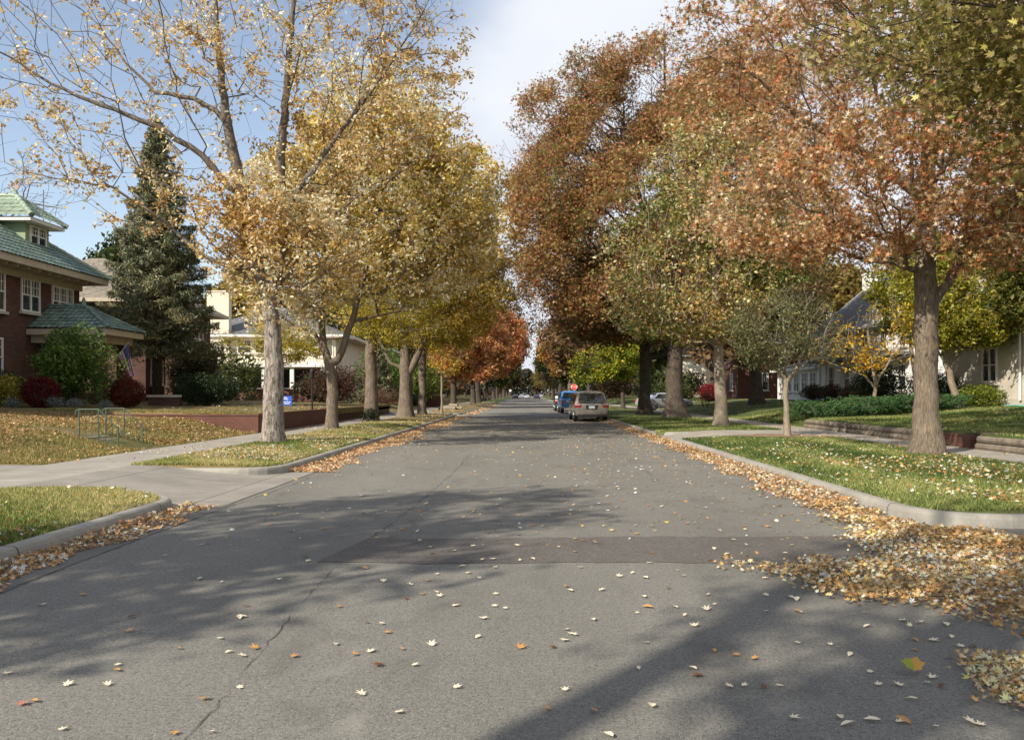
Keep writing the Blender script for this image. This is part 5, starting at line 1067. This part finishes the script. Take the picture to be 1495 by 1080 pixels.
for i, (x, y, k) in enumerate(spots):
    o = P_[k] if k not in used else copy_tree(P_[k]); used.add(k)
    o.location = (x, y, .2 + (.8 if abs(x) > 12 else 0)); s = g.uniform(.75, 1.12) * (1.0 if y < 380 else 1.2); o.scale = (s, s, s * g.uniform(.85, 1.1)); o.rotation_euler.z = g.uniform(0, 6.28)
# brown tree arching in from the left behind the orange ones
tree('elm_tree', 'tall brown leaved elm with bare drooping branch ends over the far street', 'tree', (-8.2, 134, .2),
    [[(0,0,0,.6),(0,0,5,.5),(2,0,11,.3),(4,0,19,.06)], [(0,0,5,.3),(5,0,10,.2),(9,0,13,.06)]],
    [(4,0,16,6.5,6,4.5,420),(7.5,0,11.5,3.6,4,3,200)], dict(k=4, sig=.4, size=.45, pal=BROWN, shape=KITE, clump=.6, twig_r=.07), MT['bark_d'], 44, 6, left_lab, step=.9)
tree('elm_tree', 'bare dark branches reaching over the street below the huge rust oak', 'tree', (8.6, 112, .2),
    [[(0,0,0,.5),(0,0,5,.42),(-1.4,0,10,.25),(-3,0,17,.05)], [(0,0,5,.3),(-3,0,8,.16),(-7,0,11,.06)]],
    [(-5,0,12,5,5,3.6,260),(-1,0,15,4,4,4,150)], dict(k=1.6, sig=.35, size=.36, pal=BROWN, shape=KITE, clump=.6, twig_r=.07), MT['bark_d'], 45, 6, right_lab, step=.8)

# ================================================================ vehicles
def paint(name, c, metal=.5, rough=.32):
    m, nt, b = newmat(name); b.inputs['Base Color'].default_value = (*c, 1); b.inputs['Metallic'].default_value = metal; b.inputs['Roughness'].default_value = rough
    b.inputs['Coat Weight'].default_value = .7; b.inputs['Coat Roughness'].default_value = .06
    v = noise(nt, objc(nt), 5, 4); L(nt, mix(nt, mrange(nt, v, .4, .8, 0, .25), (*c, 1)[:3], tuple(x * .7 for x in c)), b.inputs['Base Color']); return m
tyre = plain('tyre_rubber', (.018, .018, .018), .85); rimm = plain('wheel_alloy', (.45, .45, .46), .35, .1, 5, .8); lampm = plain('tail_lamp', (.42, .012, .015), .25, .1, 4, 0, .6); plate = plain('number_plate', (.6, .62, .66), .5, .08)
cglass = mat_glass('car_glass', (.012, .014, .015), .05); chrome = plain('chrome', (.7, .7, .7), .15, .05, 3, 1.0); blackp = plain('black_plastic', (.02, .02, .022), .6)
def wheel(t, x, y, r, w, s):
    ty = MB().tube([(x - w/2, y, r), (x - w/2 + .03, y, r), (x + w/2 - .03, y, r), (x + w/2, y, r)], [r - .03, r, r, r - .03], 22).build('wheel', tyre, t, smooth=False)
    xo = x + s * (w/2 + .004); rm = MB().tube([(xo - s*.02, y, r), (xo + s*.006, y, r)], [r * .66, r * .62], 18)
    rm.build('rim', rimm, ty); m = MB()
    for k in range(5):
        a = k * 1.2566; m.tube([(xo + s*.012, y, r), (xo + s*.012, y + math.cos(a)*r*.58, r + math.sin(a)*r*.58)], .035, 4)
    m.build('hub', chrome, ty)
def loft(rings, name, mat, t, bevel=.0):
    n = len(rings[0]); vs = [p for r_ in rings for p in r_]
    fs = [(i*n+j, i*n+(j+1) % n, (i+1)*n+(j+1) % n, (i+1)*n+j) for i in range(len(rings)-1) for j in range(n)] + [tuple(reversed(range(n))), tuple((len(rings)-1)*n+j for j in range(n))]
    o = MB().add(vs, fs).build(name, mat, t, smooth=True)
    md = o.modifiers.new('sub', 'SUBSURF'); md.levels = md.render_levels = 2
    return o
def ring(y, hb, hm, ht, zb, zm, zt):
    """cross section: hb/hm/ht half widths at floor, belt, roof"""
    R_ = [(hb*.82, zb), (hb, zb + .08), (hm + .0, (zb+zm)/2), (hm, zm - .05), (hm - .025, zm)]
    T_ = [(ht + .05, zt - .16), (ht, zt - .06), (ht*.8, zt - .005), (ht*.4, zt + .012)] if zt - zm > .2 else [(hm*.96, zm + (zt-zm)*.4), (hm*.88, zm + (zt-zm)*.7), (hm*.7, zt - .003), (hm*.35, zt)]
    half = R_ + T_
    return [(x, y, z) for x, z in half] + [(-x, y, z) for x, z in reversed(half)]
def minivan(name, loc, label, cat, body, sedan=False, group=None):
    t = thing(name, loc, label, cat, group)
    zt = 1.70 if not sedan else 1.42; W2 = .97 if not sedan else .88
    if not sedan:
        rs = [ring(-.02, .80, .84, .7, .38, .62, .66), ring(.0, .88, .93, .7, .30, .72, .80), ring(.06, .92, .955, .72, .28, .95, 1.02), ring(.16, .93, W2, .74, .27, 1.02, 1.22), ring(.36, .94, W2, .74, .26, 1.04, 1.60), ring(.50, .95, W2, .75, .25, 1.04, zt), ring(1.4, .95, W2 + .01, .77, .22, 1.04, zt + .03),
              ring(2.8, .95, W2 + .01, .77, .22, 1.02, zt + .02), ring(3.5, .95, W2, .74, .22, 1.0, 1.56), ring(4.15, .95, W2, .7, .23, .98, 1.1), ring(4.8, .90, .90, .6, .26, .82, .88), ring(5.08, .78, .78, .5, .32, .6, .66)]
    else:
        rs = [ring(-.02, .72, .78, .6, .38, .66, .7), ring(.05, .8, .85, .6, .28, .86, .92), ring(.3, .85, W2, .62, .24, .92, .98), ring(.75, .86, W2, .62, .22, .93, 1.02), ring(1.35, .86, W2, .6, .2, .94, zt - .03), ring(2.4, .86, W2, .62, .2, .94, zt), ring(3.0, .86, W2, .6, .2, .92, 1.2), ring(3.4, .86, W2, .6, .21, .9, .96), ring(4.3, .8, .84, .5, .24, .74, .8), ring(4.65, .7, .72, .5, .32, .56, .6)]
    loft(rs, 'body', body, t)
    if not sedan:
        MB().add([(-.72, .02, 1.07), (.72, .02, 1.07), (.64, .29, 1.60), (-.64, .29, 1.60), (-.755, .06, 1.18), (.755, .06, 1.18), (-.68, .16, 1.07), (.68, .16, 1.07), (-.62, .5, 1.6), (.62, .5, 1.6)], [(0, 1, 5, 2, 3, 4), (0, 6, 7, 1), (3, 2, 9, 8)]).build('rear_window', cglass, t)
        for s in (-1, 1):
            MB().add([(s*.982, .62, 1.06), (s*.985, 3.5, 1.04), (s*.86, 3.0, 1.5), (s*.835, .62, 1.52)], [(0, 1, 2, 3) if s > 0 else (3, 2, 1, 0)]).build('side_window', cglass, t)
            MB().box(s*.60 if s > 0 else -.955, .955 if s > 0 else -.60, -.012, .30, .80, 1.02).build('tail_lamp', lampm, t, bevel=.03)
            MB().box(s*.64 if s > 0 else -.935, .935 if s > 0 else -.64, -.018, .02, .935, 1.0).build('reversing_lamp', plate, t, bevel=.01)
            MB().box(*sorted((s*.99, s*1.16)), 3.35, 3.5, 1.02, 1.18).build('mirror', body, t, bevel=.03)
        MB().box(-.32, .32, -.03, .02, .70, .93).build('plate_recess', blackp, t, bevel=.01); MB().box(-.17, .17, -.04, -.028, .74, .89).build('number_plate', plate, t)
        MB().box(-.34, .34, -.045, .02, .93, .965).build('plate_trim', chrome, t, bevel=.005)
        MB().tube([(-.05, -.02, 1.0), (.05, -.02, 1.0)], .03, 8).build('badge', chrome, t)
        MB().box(-.84, .84, -.06, .06, .40, .60).build('rear_bumper', body, t, bevel=.04); MB().box(-.78, .78, -.03, .06, .26, .38).build('lower_valance', blackp, t, bevel=.02)
        ys, r, w = (1.0, 3.95), .335, .23; xs = .84
    else:
        MB().add([(-.62, .72, 1.0), (.62, .72, 1.0), (.54, 1.30, 1.36), (-.54, 1.30, 1.36)], [(0, 1, 2, 3)]).build('rear_window', cglass, t)
        MB().add([(-.64, 3.32, 1.0), (.64, 3.32, 1.0), (.54, 2.72, 1.36), (-.54, 2.72, 1.36)], [(3, 2, 1, 0)]).build('windscreen', cglass, t)
        for s in (-1, 1):
            MB().add([(s*.885, .9, .97), (s*.885, 3.1, .95), (s*.70, 2.6, 1.3), (s*.70, 1.35, 1.3)], [(0, 1, 2, 3) if s > 0 else (3, 2, 1, 0)]).build('side_window', cglass, t)
            MB().box(*sorted((s*.50, s*.84)), -.01, .1, .68, .84).build('tail_lamp', lampm, t, bevel=.02)
        ys, r, w = (.9, 3.7), .31, .2; xs = .77
    for y in ys:
        for s in (-1, 1): wheel(t, s * xs, y, r, w, s)
    return t
minivan('minivan', (3.62, 46.2, 0), 'champagne beige minivan parked at the right kerb, rear end facing the camera', 'minivan', paint('beige_paint', (.31, .27, .21), .45, .35)).rotation_euler.z = R(1.5)
t = thing('pickup_truck', (3.62, 64.5, 0), 'bright blue pickup truck with a dark cab parked just ahead of the minivan', 'pickup'); t.rotation_euler.z = R(2.5)
blue = paint('blue_paint', (.05, .22, .52), .2, .3); m = MB()
m.box(-.93, -.86, .02, 2.0, .50, 1.12).box(.86, .93, .02, 2.0, .50, 1.12).box(-.86, .86, .06, 2.0, .50, .60); m.build('bed', blue, t, bevel=.025)
MB().box(-.80, .80, -.01, .045, .56, 1.10).build('tailgate', blue, t, bevel=.02); MB().box(-.9, .9, -.16, -.02, .38, .54).build('rear_bumper', chrome, t, bevel=.03)
MB().box(-.14, .14, -.17, -.161, .40, .52).build('number_plate', plate, t)
for s in (-1, 1):
    MB().box(*sorted((s*.805, s*.925)), -.015, .06, .74, 1.04).build('tail_lamp', lampm, t, bevel=.015); MB().box(*sorted((s*.95, s*1.18)), 3.3, 3.42, 1.15, 1.38).build('mirror', MT['white'], t, bevel=.03)  # white on the mirrors stands in for their bright reflection
loft([ring(2.05, .86, .92, .68, .38, 1.12, 1.3), ring(2.08, .88, .93, .7, .38, 1.12, 1.74), ring(2.6, .9, .93, .72, .36, 1.12, 1.80), ring(3.2, .9, .93, .70, .36, 1.12, 1.76), ring(3.8, .9, .93, .6, .36, 1.06, 1.14), ring(4.9, .88, .9, .5, .38, .98, 1.04), ring(5.1, .8, .82, .5, .42, .8, .84)], 'cab', blue, t)
MB().add([(-.66, 2.03, 1.2), (.66, 2.03, 1.2), (.6, 2.03, 1.66), (-.6, 2.03, 1.66)], [(0, 1, 2, 3)]).build('rear_window', cglass, t)
for s in (-1, 1): MB().add([(s*.925, 2.3, 1.15), (s*.925, 3.6, 1.12), (s*.78, 3.2, 1.64), (s*.78, 2.3, 1.66)], [(0, 1, 2, 3) if s > 0 else (3, 2, 1, 0)]).build('side_window', cglass, t)
for y in (1.05, 4.2):
    for s in (-1, 1): wheel(t, s * .8, y, .36, .24, s)
minivan('parked_car', (3.4, 73, 0), 'dark parked van hidden ahead of the blue pickup with only its roof showing', 'van', paint('black_paint', (.015, .016, .02), .1, .3))
minivan('parked_car', (-11.8, 92, .6), 'white car standing on the lawn drive behind the orange tree trunks', 'car', paint('white_car_paint', (.7, .7, .68), 0, .35), True).rotation_euler.z = R(75)
minivan('parked_car', (9.0, 66, .26), 'silver car mostly hidden behind the massive oak trunk', 'car', paint('silver_paint', (.5, .53, .56), .5, .3), True).rotation_euler.z = R(-70)
for (x, y, c, l, a) in ((2.6, 232, (.02, .03, .08), 'dark blue car seen tiny where the street ends, right of centre', 0), (-.2, 250, (.5, .5, .52), 'silver car seen tiny in the middle of the far street', 180), (-3.4, 226, (.04, .04, .045), 'black car seen tiny at the far left kerb', 0), (-1.8, 262, (.32, .33, .35), 'grey car seen tiny between the black and the silver one', 180), (4.2, 262, (.3, .31, .33), 'pale grey car seen tiny at the far right kerb', 0)):
    minivan('distant_car', (x, y, 0), l, 'car', paint('far_paint', c, .3, .35), True, 'cars far down the street').rotation_euler.z = R(a)

# ================================================================ grass blades and fallen leaves
def blades(name, x0, x1, y0, y1, zf, n, cols, seed, ok, hgt=.06, label=None):
    rng = np.random.default_rng(seed); X = rng.uniform(x0, x1, n); Y = y0 + (y1 - y0) * rng.random(n) ** 1.35
    k = ok(X, Y); X, Y = X[k], Y[k]; n = len(X); Z = zf(X, Y)
    d = rng.uniform(0, 6.28, n); h = hgt * rng.uniform(.5, 1.3, n); w = .0035 * (1 + (Y / 14)); lean = rng.normal(size=(n, 2)) * .45
    tx, ty = np.cos(d) * w, np.sin(d) * w
    V = np.stack([np.stack([X - tx, Y - ty, Z - .01], 1), np.stack([X + tx, Y + ty, Z - .01], 1), np.stack([X + lean[:, 0] * h, Y + lean[:, 1] * h, Z + h], 1)], 1).reshape(-1, 3)
    P = np.stack([X, Y, Z], 1); c = palette(cols, seed, .35, 1.1)(P, rng)
    return tag(mesh_np(name, V, np.arange(3 * n), np.arange(n) * 3, np.full(n, 3), MT['blade'], None, c), label, 'grass', None, 'stuff')
GL = ['#445a20', '#5a6e2c', '#708238', '#8a8f4a', '#a89c60', '#bcae78']; GG = ['#34491c', '#445a24', '#566c2e', '#6c7c3c', '#88904e', '#a8a468']
blades('grass', -7.7, -4.98, 3, 12.1, z_left, 130000, GL, 1, lambda X, Y: ~((X > -5.9) & (Y > 10.9) & (np.hypot(X + 5.9, Y - 10.9) > .93)), .042, 'short mixed green and straw grass on the nearest left parkway')
blades('grass', -7.7, -4.98, 15.95, 40, z_left, 120000, GL, 2, lambda X, Y: ~((X > -5.75) & (Y < 16.75) & (np.hypot(X + 5.75, Y - 16.75) > .78)), .06, 'short dry grass on the left parkway under the pale maple')
blades('grass', -17, -9.46, 16.2, 31, z_left, 120000, ['#6c6a34', '#8a7e46', '#a8935a', '#bda46c', '#55602a'], 3, lambda X, Y: ((Y < 28.9) | (X < -9.8)) & ~((X > -12.9) & (np.abs(Y - 21.1) < .7)), .055, 'straw coloured grass on the mound by the front steps')
blades('grass', 4.9, 9.6, 9.9, 26.2, z_right, 230000, GG, 4, lambda X, Y: ~((X < 5.75) & (Y < 10.75) & (np.hypot(X - 5.75, Y - 10.75) > .86)) & (np.hypot((X - 8.15) / 1.5, (Y - 26.2) / 1.15) > 1), .048, 'short green grass on the right parkway')
blades('grass', 4.9, 18, 31, 46, z_right, 90000, GG, 5, lambda X, Y: (X < 9.6) | (X > 11.3), .07, 'green grass beyond the right driveway')
blades('grass', 11.6, 21, 18, 34, z_right, 90000, GG, 6, lambda X, Y: ~((Y > 20.5) & (Y < 22.6) & (X < 12)), .07, 'green grass in the yard behind the log edging')

LIT = ['#9a7046', '#b48a58', '#c8a272', '#d6b68a', '#dfc8a0', '#e8d8b8', '#c49660', '#ecdfc6', '#bd8a58']
LITP = ['#b59468', '#cbb088', '#dccaa6', '#e8dbc0', '#efe6d2', '#c09a5c', '#a9763c']
def litter(name, X, Y, Z, size, cols, seed, label, tilt=.35, curl=(.6, 4.2), tmpl=MAPLE, sc=1.2):
    rng = np.random.default_rng(seed); P = np.stack([X, Y, Z], 1); c = np.minimum(palette(cols, seed, .45, sc)(P, rng), .60); s = size * rng.uniform(.45, 1.25, len(X))
    o = leaves(name, P, s, c, tmpl, rng, MT['litter'], None, flat=tilt, curl=curl); return tag(o, label, 'fallen leaves', None, 'stuff')
rng = np.random.default_rng(77)
# gutter drifts
def drift(x_in, sgn, y0, y1, n, wid, seed, label, size=.076, pile=.09, cols=LIT):
    r = np.random.default_rng(seed); Y = y0 + (y1 - y0) * r.random(n) ** 1.25
    w = wid(Y) * (1 + .22 * np.sin(Y * 1.9 + seed) + .15 * np.sin(Y * 5.1)); u = r.random(n) ** 1.5
    X = x_in + sgn * (u * w); Z = .012 + pile * (1 - u) ** 1.3 * r.random(n) * np.clip(w / .5, .3, 1.2)
    litter('fallen_leaves', X, Y, Z, size, cols, seed, label, .5)
drift(4.66, -1, 11.6, 50, 20000, lambda Y: .5 + .35 * np.exp(-(Y - 11) / 5), 1, 'drift of tan and orange leaves filling the right gutter')
drift(-4.78, 1, 4.6, 11.6, 3800, lambda Y: .42 + 0 * Y, 2, 'drift of tan leaves in the near left gutter')
drift(-4.78, 1, 16.6, 56, 13000, lambda Y: .75 + .25 * np.sin(Y * .5), 3, 'drift of pinkish tan leaves along the far left gutter', .09, .05, ['#a87c50', '#bd9468', '#cfae88', '#dcc4a2', '#b57c4c', '#c99a74'])
drift(-4.78, 1, 61, 120, 3000, lambda Y: .9 + 0 * Y, 4, 'distant tan leaves along the left gutter', .14, .05)
drift(4.66, -1, 50, 120, 3500, lambda Y: 1.0 + 0 * Y, 5, 'distant tan leaves along the right gutter', .14, .05)
# big drift at the corner
def poly_in(px, py, poly):
    inside = np.zeros(len(px), bool); n = len(poly)
    for i in range(n):
        x1, y1 = poly[i]; x2, y2 = poly[(i + 1) % n]
        c = ((y1 > py) != (y2 > py)) & (px < (x2 - x1) * (py - y1) / (y2 - y1 + 1e-12) + x1); inside ^= c
    return inside
big = [(1.7, 7.35), (2.5, 6.9), (2.5, 6.35), (3.0, 5.75), (3.8, 5.25), (5, 4.7), (7, 4.2), (11, 4.0), (11, 9.65), (6.6, 9.6), (5.9, 8.9), (5.4, 9.2), (5.2, 9.65), (4.75, 10.0), (4.66, 11.9), (4.0, 11.4), (3.9, 9.6), (3.35, 8.5), (3.4, 7.9), (2.8, 7.75), (2.4, 7.55)]
n = 130000; X = rng.uniform(1.5, 11, n); Y = rng.uniform(4, 12, n)
jx = X + .16 * np.sin(Y * 5) + rng.normal(size=n) * .10; jy = Y + .12 * np.sin(X * 6) + rng.normal(size=n) * .10; k = poly_in(jx, jy, big)
X, Y = X[k], Y[k]; cn = pnoise(np.stack([X, Y, X * 0], 1), 1.6, 5); k2 = (rng.random(len(X)) < np.clip(.8 + .5 * cn, .12, 1)) & ~((Y > 9.55) & (X > 4.75)); X, Y = X[k2], Y[k2]
Z = .012 + rng.random(len(X)) * (.055 + .035 * pnoise(np.stack([X, Y, X * 0], 1), 1.6, 5)[: len(X)])
litter('fallen_leaves', X, Y, np.maximum(Z, .01), .07, ['#a8824e', '#b8935e', '#c4a272', '#d2b68c', '#dcc8a4', '#b08450', '#c9a05c', '#e2d4b6'], 10, 'broad drift of pale crumpled maple leaves spreading over the right corner', .55)
n = 5200; X = rng.uniform(2.3, 4.4, n); Y = rng.uniform(3.6, 5.0, n); k = poly_in(X + rng.normal(size=n) * .05, Y + rng.normal(size=n) * .05, [(2.65, 5.1), (3.4, 5.2), (4.4, 5.0), (4.4, 3.6), (2.9, 3.6), (2.4, 4.2), (2.5, 4.7)])
litter('fallen_leaves', X[k], Y[k], .012 + .035 * rng.random(k.sum()), .068, ['#b8935e', '#c4a272', '#d2b68c', '#dcc8a4', '#b08450', '#c9a05c', '#d8bc8c'], 14, 'small drift of pale leaves at the lower right edge of the street', .5, sc=6)
# lawns
def on_lawn(x0, x1, y0, y1, zf, n, seed, label, cols, ok=None, thr=-.2, size=.08, pw=1.2, sc=.7):
    r = np.random.default_rng(seed); X = r.uniform(x0, x1, n); Y = y0 + (y1 - y0) * r.random(n) ** pw
    q = pnoise(np.stack([X, Y, X * 0], 1), sc, seed); k = (q + r.normal(size=n) * .25 > thr)
    if ok is not None: k &= ok(X, Y)
    X, Y = X[k], Y[k]; litter('fallen_leaves', X, Y, zf(X, Y) + .03 + .02 * r.random(len(X)), size, cols, seed, label, .45)
on_lawn(-7.7, -5.0, 3.5, 12, z_left, 4600, 21, 'tan leaves scattered on the nearest left grass patch', LITP, lambda X, Y: ~((X > -5.9) & (Y > 10.9) & (np.hypot(X + 5.9, Y - 10.9) > .9)), .1)
on_lawn(-7.7, -5.0, 17.2, 40, z_left, 15000, 22, 'thick scatter of pale leaves under the pale barked maple', LITP, None, -.25)
on_lawn(-7.7, -5.0, 40, 118, z_left, 5000, 23, 'leaves scattered along the far left parkway', LIT, lambda X, Y: (Y < 56) | (Y > 61), -.1, .11)
on_lawn(-18, -9.5, 16.4, 29, z_left, 26000, 24, 'brown and tan leaves covering the mound by the front steps', ['#8a6a44', '#a5835a', '#bd9c72', '#d2b890', '#9c7040'], lambda X, Y: ~((X > -12.9) & (np.abs(Y - 21.1) < .62)), -.35, .09, 1.0)
on_lawn(-19, -9.8, 29.5, 57, z_left, 9000, 25, 'leaves lying on the raised neighbouring lawn', LIT, None, .15, .1)
on_lawn(5.0, 9.6, 10, 26, z_right, 4600, 26, 'pale leaves scattered on the right parkway grass', LITP, lambda X, Y: ~((X < 5.75) & (Y < 10.75) & (np.hypot(X - 5.75, Y - 10.75) > .84)), -.05, .085, 1.3, .9)
on_lawn(6.0, 9.6, 10, 17.5, z_right, 3000, 27, 'thicker patch of pale leaves in front of the large right trunk', LITP, None, -.1, .085, 1.2, 1.2)
on_lawn(5.0, 9.6, 31, 110, z_right, 3500, 28, 'leaves scattered along the far right parkway', LIT, None, .1, .1)
on_lawn(11.3, 20, 17, 80, z_right, 9000, 29, 'leaves lying in the yards on the right', LIT, None, .1, .1)
on_lawn(9.7, 11.3, 17, 60, z_right, 900, 30, 'leaves lying along the right sidewalk', LIT, None, .1, .1)
on_lawn(11.15, 11.32, 22.6, 26, lambda X, Y: X * 0 + .2, 260, 31, 'brown leaves caught against the log edging', LIT, None, -1, .1)
on_lawn(-9.4, -7.7, 16, 60, lambda X, Y: X * 0 + .19, 900, 32, 'leaves lying on the left sidewalk', LIT, None, .2, .08)
# street: scattered singles; the nearest ones are objects of their own
r = np.random.default_rng(9); n = 9500; Y = 3.6 + 52 * r.random(n) ** 1.25; X = r.uniform(-4.4, 4.6, n)
p = .16 + .6 * np.clip((X + 2.0) / 6, 0, 1) + .3 * np.clip((Y - 15) / 30, 0, 1); k = (r.random(n) < p) & (Y > 8.6); X, Y = X[k], Y[k]
litter('scattered_leaves', X, Y, X * 0 + .012, .088, LITP + ['#c2803c', '#d0a040'], 40, 'pale leaves scattered over the street beyond the dark patch', .22, (.3, 2.2))
singles = [(520,957,'o'),(356,959,'p'),(631,943,'p'),(586,949,'o'),(536,910,'b'),(665,1005,'p'),(802,1037,'o'),(888,1075,'p'),(741,739,'p'),(826,857,'o'),(662,805,'p'),(705,818,'p'),(637,839,'p'),(722,868,'p'),(736,889,'p'),(632,810,'o'),(823,784,'o'),(755,797,'p'),
 (842,928,'p'),(866,906,'p'),(1100,963,'o'),(1073,957,'o'),(1032,891,'p'),(1000,899,'p'),(990,834,'p'),(903,842,'p'),(986,750,'o'),(1150,787,'o'),(1175,786,'p'),(1205,850,'p'),(1213,943,'p'),(1241,957,'p'),(1272,982,'p'),(1281,1001,'p'),(1360,991,'p'),(1374,1003,'b'),(1313,1002,'p'),(1364,1062,'p'),(1311,1056,'p'),(1273,1053,'p'),(1422,945,'b'),(1405,945,'p'),(1409,962,'p'),(1331,1022,'p'),(1464,1028,'p'),(1170,895,'p'),(1340,910,'p'),(1382,913,'p'),(1316,907,'p'),
 (303,794,'y'),(321,851,'p'),(170,980,'o'),(35,1028,'k'),(300,1021,'o'),(307,1070,'p'),(260,948,'o'),(48,940,'b'),(10,985,'p'),(60,884,'p'),(122,869,'o'),(410,803,'o'),(448,820,'p'),(470,773,'o'),(192,902,'b'),(323,933,'p'),(240,812,'p'),(840,700,'p'),(952,1032,'p'),(1085,1002,'p'),(1120,870,'p'),(1060,842,'o'),(940,872,'p'),(770,770,'p')]
COLS = dict(p=('#e2d3b4', 'pale cream'), o=('#b8884e', 'tan brown'), b=('#6e4527', 'dark brown'), y=('#8a8530', 'olive yellow'), k=('#b0705a', 'dull pinkish red'))
cache = {}; g = random.Random(12)
def leaf_obj(px, py, colr, lab, size, seed, two=None, zz=.012, name='fallen_leaf', cat='leaf', grp='single leaves lying on the street'):
    Yw = 1920 / (py - 574); Xw = (px - 770) * Yw / 1200; rr = random.Random(seed)
    key = (colr, seed % 4, two); BR = np.array([(x, y, .22 * abs(x)) for x, y in [(q[0] * .5, q[1] * .5) for q in star_leaf([(R(-140), .5), (R(-95), .8), (R(-45), .95), (0, 1.0), (R(45), .95), (R(95), .8), (R(140), .5)], .84)] + [(0, -.1)]])
    if key not in cache:
        T = (BR if two else MAPLE if (seed % 4) != 3 else OVAL * .8) * 1.0; T[:, 2] *= rr.uniform(1.0, 2.2)
        me = bpy.data.meshes.new(name); K = len(T); me.from_pydata([tuple(v) for v in T] + [(0, 0, .02)], [], [(i, (i + 1) % K, K) for i in range(K)]); me.update()
        a = me.attributes.new('tint', 'FLOAT_COLOR', 'FACE'); c1 = lin(colr); c2 = lin(two) if two else c1
        for i, d in enumerate(a.data): d.color = (*(c1 if i < K / 2 else c2), 1)
        me.materials.append(MT['litter']); cache[key] = me
    o = link(name, cache[key]); o.location = (Xw, Yw, zz); o.rotation_euler = (rr.uniform(-.15, .25), rr.uniform(-.2, .2), rr.uniform(0, 6.28)); o.scale = (size,) * 3
    return tag(o, lab, cat, grp)
g2 = random.Random(31)
while len(singles) < 190:
    Yw = g2.uniform(3.8, 8.7); Xw = -2.9 + 6.4 * g2.random() ** .75
    if Xw < 2.6 or Yw < 5.4: singles.append((770 + 1200 * Xw / Yw, 574 + 1920 / Yw, g2.choice('ppppppopob')))
for i, (px, py, c) in enumerate(singles):
    leaf_obj(px, py, COLS[c][0], f'{COLS[c][1]} fallen leaf lying alone on the asphalt close to the camera', g.uniform(.06, .115), i)
o = leaf_obj(1335, 985, '#8f9434', 'large yellow green fallen leaf with an orange half, biggest single leaf on the street', .165, 1000, '#b88c40', grp=None); o.rotation_euler = (.42, -.1, .25); o.location.z = .04

# ---------------------------------------------------------------- undergrowth that closes the far views
def wood(name, x0, x1, y0, y1, h, n, pal, size, seed, label, z0=.3):
    r = np.random.default_rng(seed); X = r.uniform(x0, x1, n); Y = r.uniform(y0, y1, n)
    top = h * (.7 + .3 * pnoise(np.stack([X, Y * 0, Y * 0], 1), .35, seed)); Z = z0 + top * r.random(n) ** .8
    P = np.stack([X, Y, Z], 1); o = leaves(name, P, size * r.uniform(.6, 1.3, n), pal(P, r), KITE, r, MT['leaf'], None, up_bias=.2); return tag(o, label, 'wood', None, 'stuff')
wood('distant_wood', -90, 90, 436, 450, 19, 42000, palette(['#2c3520', '#3e4428', '#54492e', '#4a3434', '#6a5a38', '#38402a'], 401, .4, .12), 1.5, 1, 'mixed dark trees massed where the street ends')
wood('distant_wood', -95, -40, 60, 330, 9, 26000, palette(['#38421f', '#54582c', '#6e5e34', '#46381f'], 402, .4, .1), 1.6, 2, 'mixed trees massed far behind the left houses')
wood('distant_wood', 42, 95, 60, 330, 9, 26000, palette(['#38421f', '#54582c', '#6e5e34', '#5e3c26'], 403, .4, .1), 1.6, 3, 'mixed trees massed far behind the right houses')
g = random.Random(8)
for i in range(26):
    sgn = -1 if i % 2 else 1; y = 92 + i * 10.5; x = sgn * (13.5 + g.uniform(0, 9)); 
    shrub('hedge_shrub', x, y, g.uniform(2.5, 4), g.uniform(1.5, 2.5), g.uniform(2.2, 4.2), (DARKG, BROWN, PURP)[i % 3], 1100, ('dark green', 'brown', 'purple brown')[i % 3] + ' shrub mass far along the ' + ('left' if sgn < 0 else 'right') + ' side of the street', .5, KITE, 500 + i, group='shrubs far along the street', stems=3)
for i, (x, y, w, h, k) in enumerate(((14.5, 84, 2.6, 2.0, 0), (19, 100, 3.4, 3.2, 1), (-15, 62, 2.4, 2.4, 0), (-24, 66, 3, 4, 0), (-14.8, 88, 2.6, 3.2, 1), (-17.6, 106, 3.6, 4.2, 0))):
    shrub('garden_shrub', x, y, w, 1.6, h, (DARKG, BROWN)[k], 3000, ('dark green garden shrub between the houses ', 'brown garden shrub between the houses ')[k] + ('on the right lawn' if x > 0 else 'on the left lawn'), .3, KITE, 600 + i, group='garden shrubs between the houses')
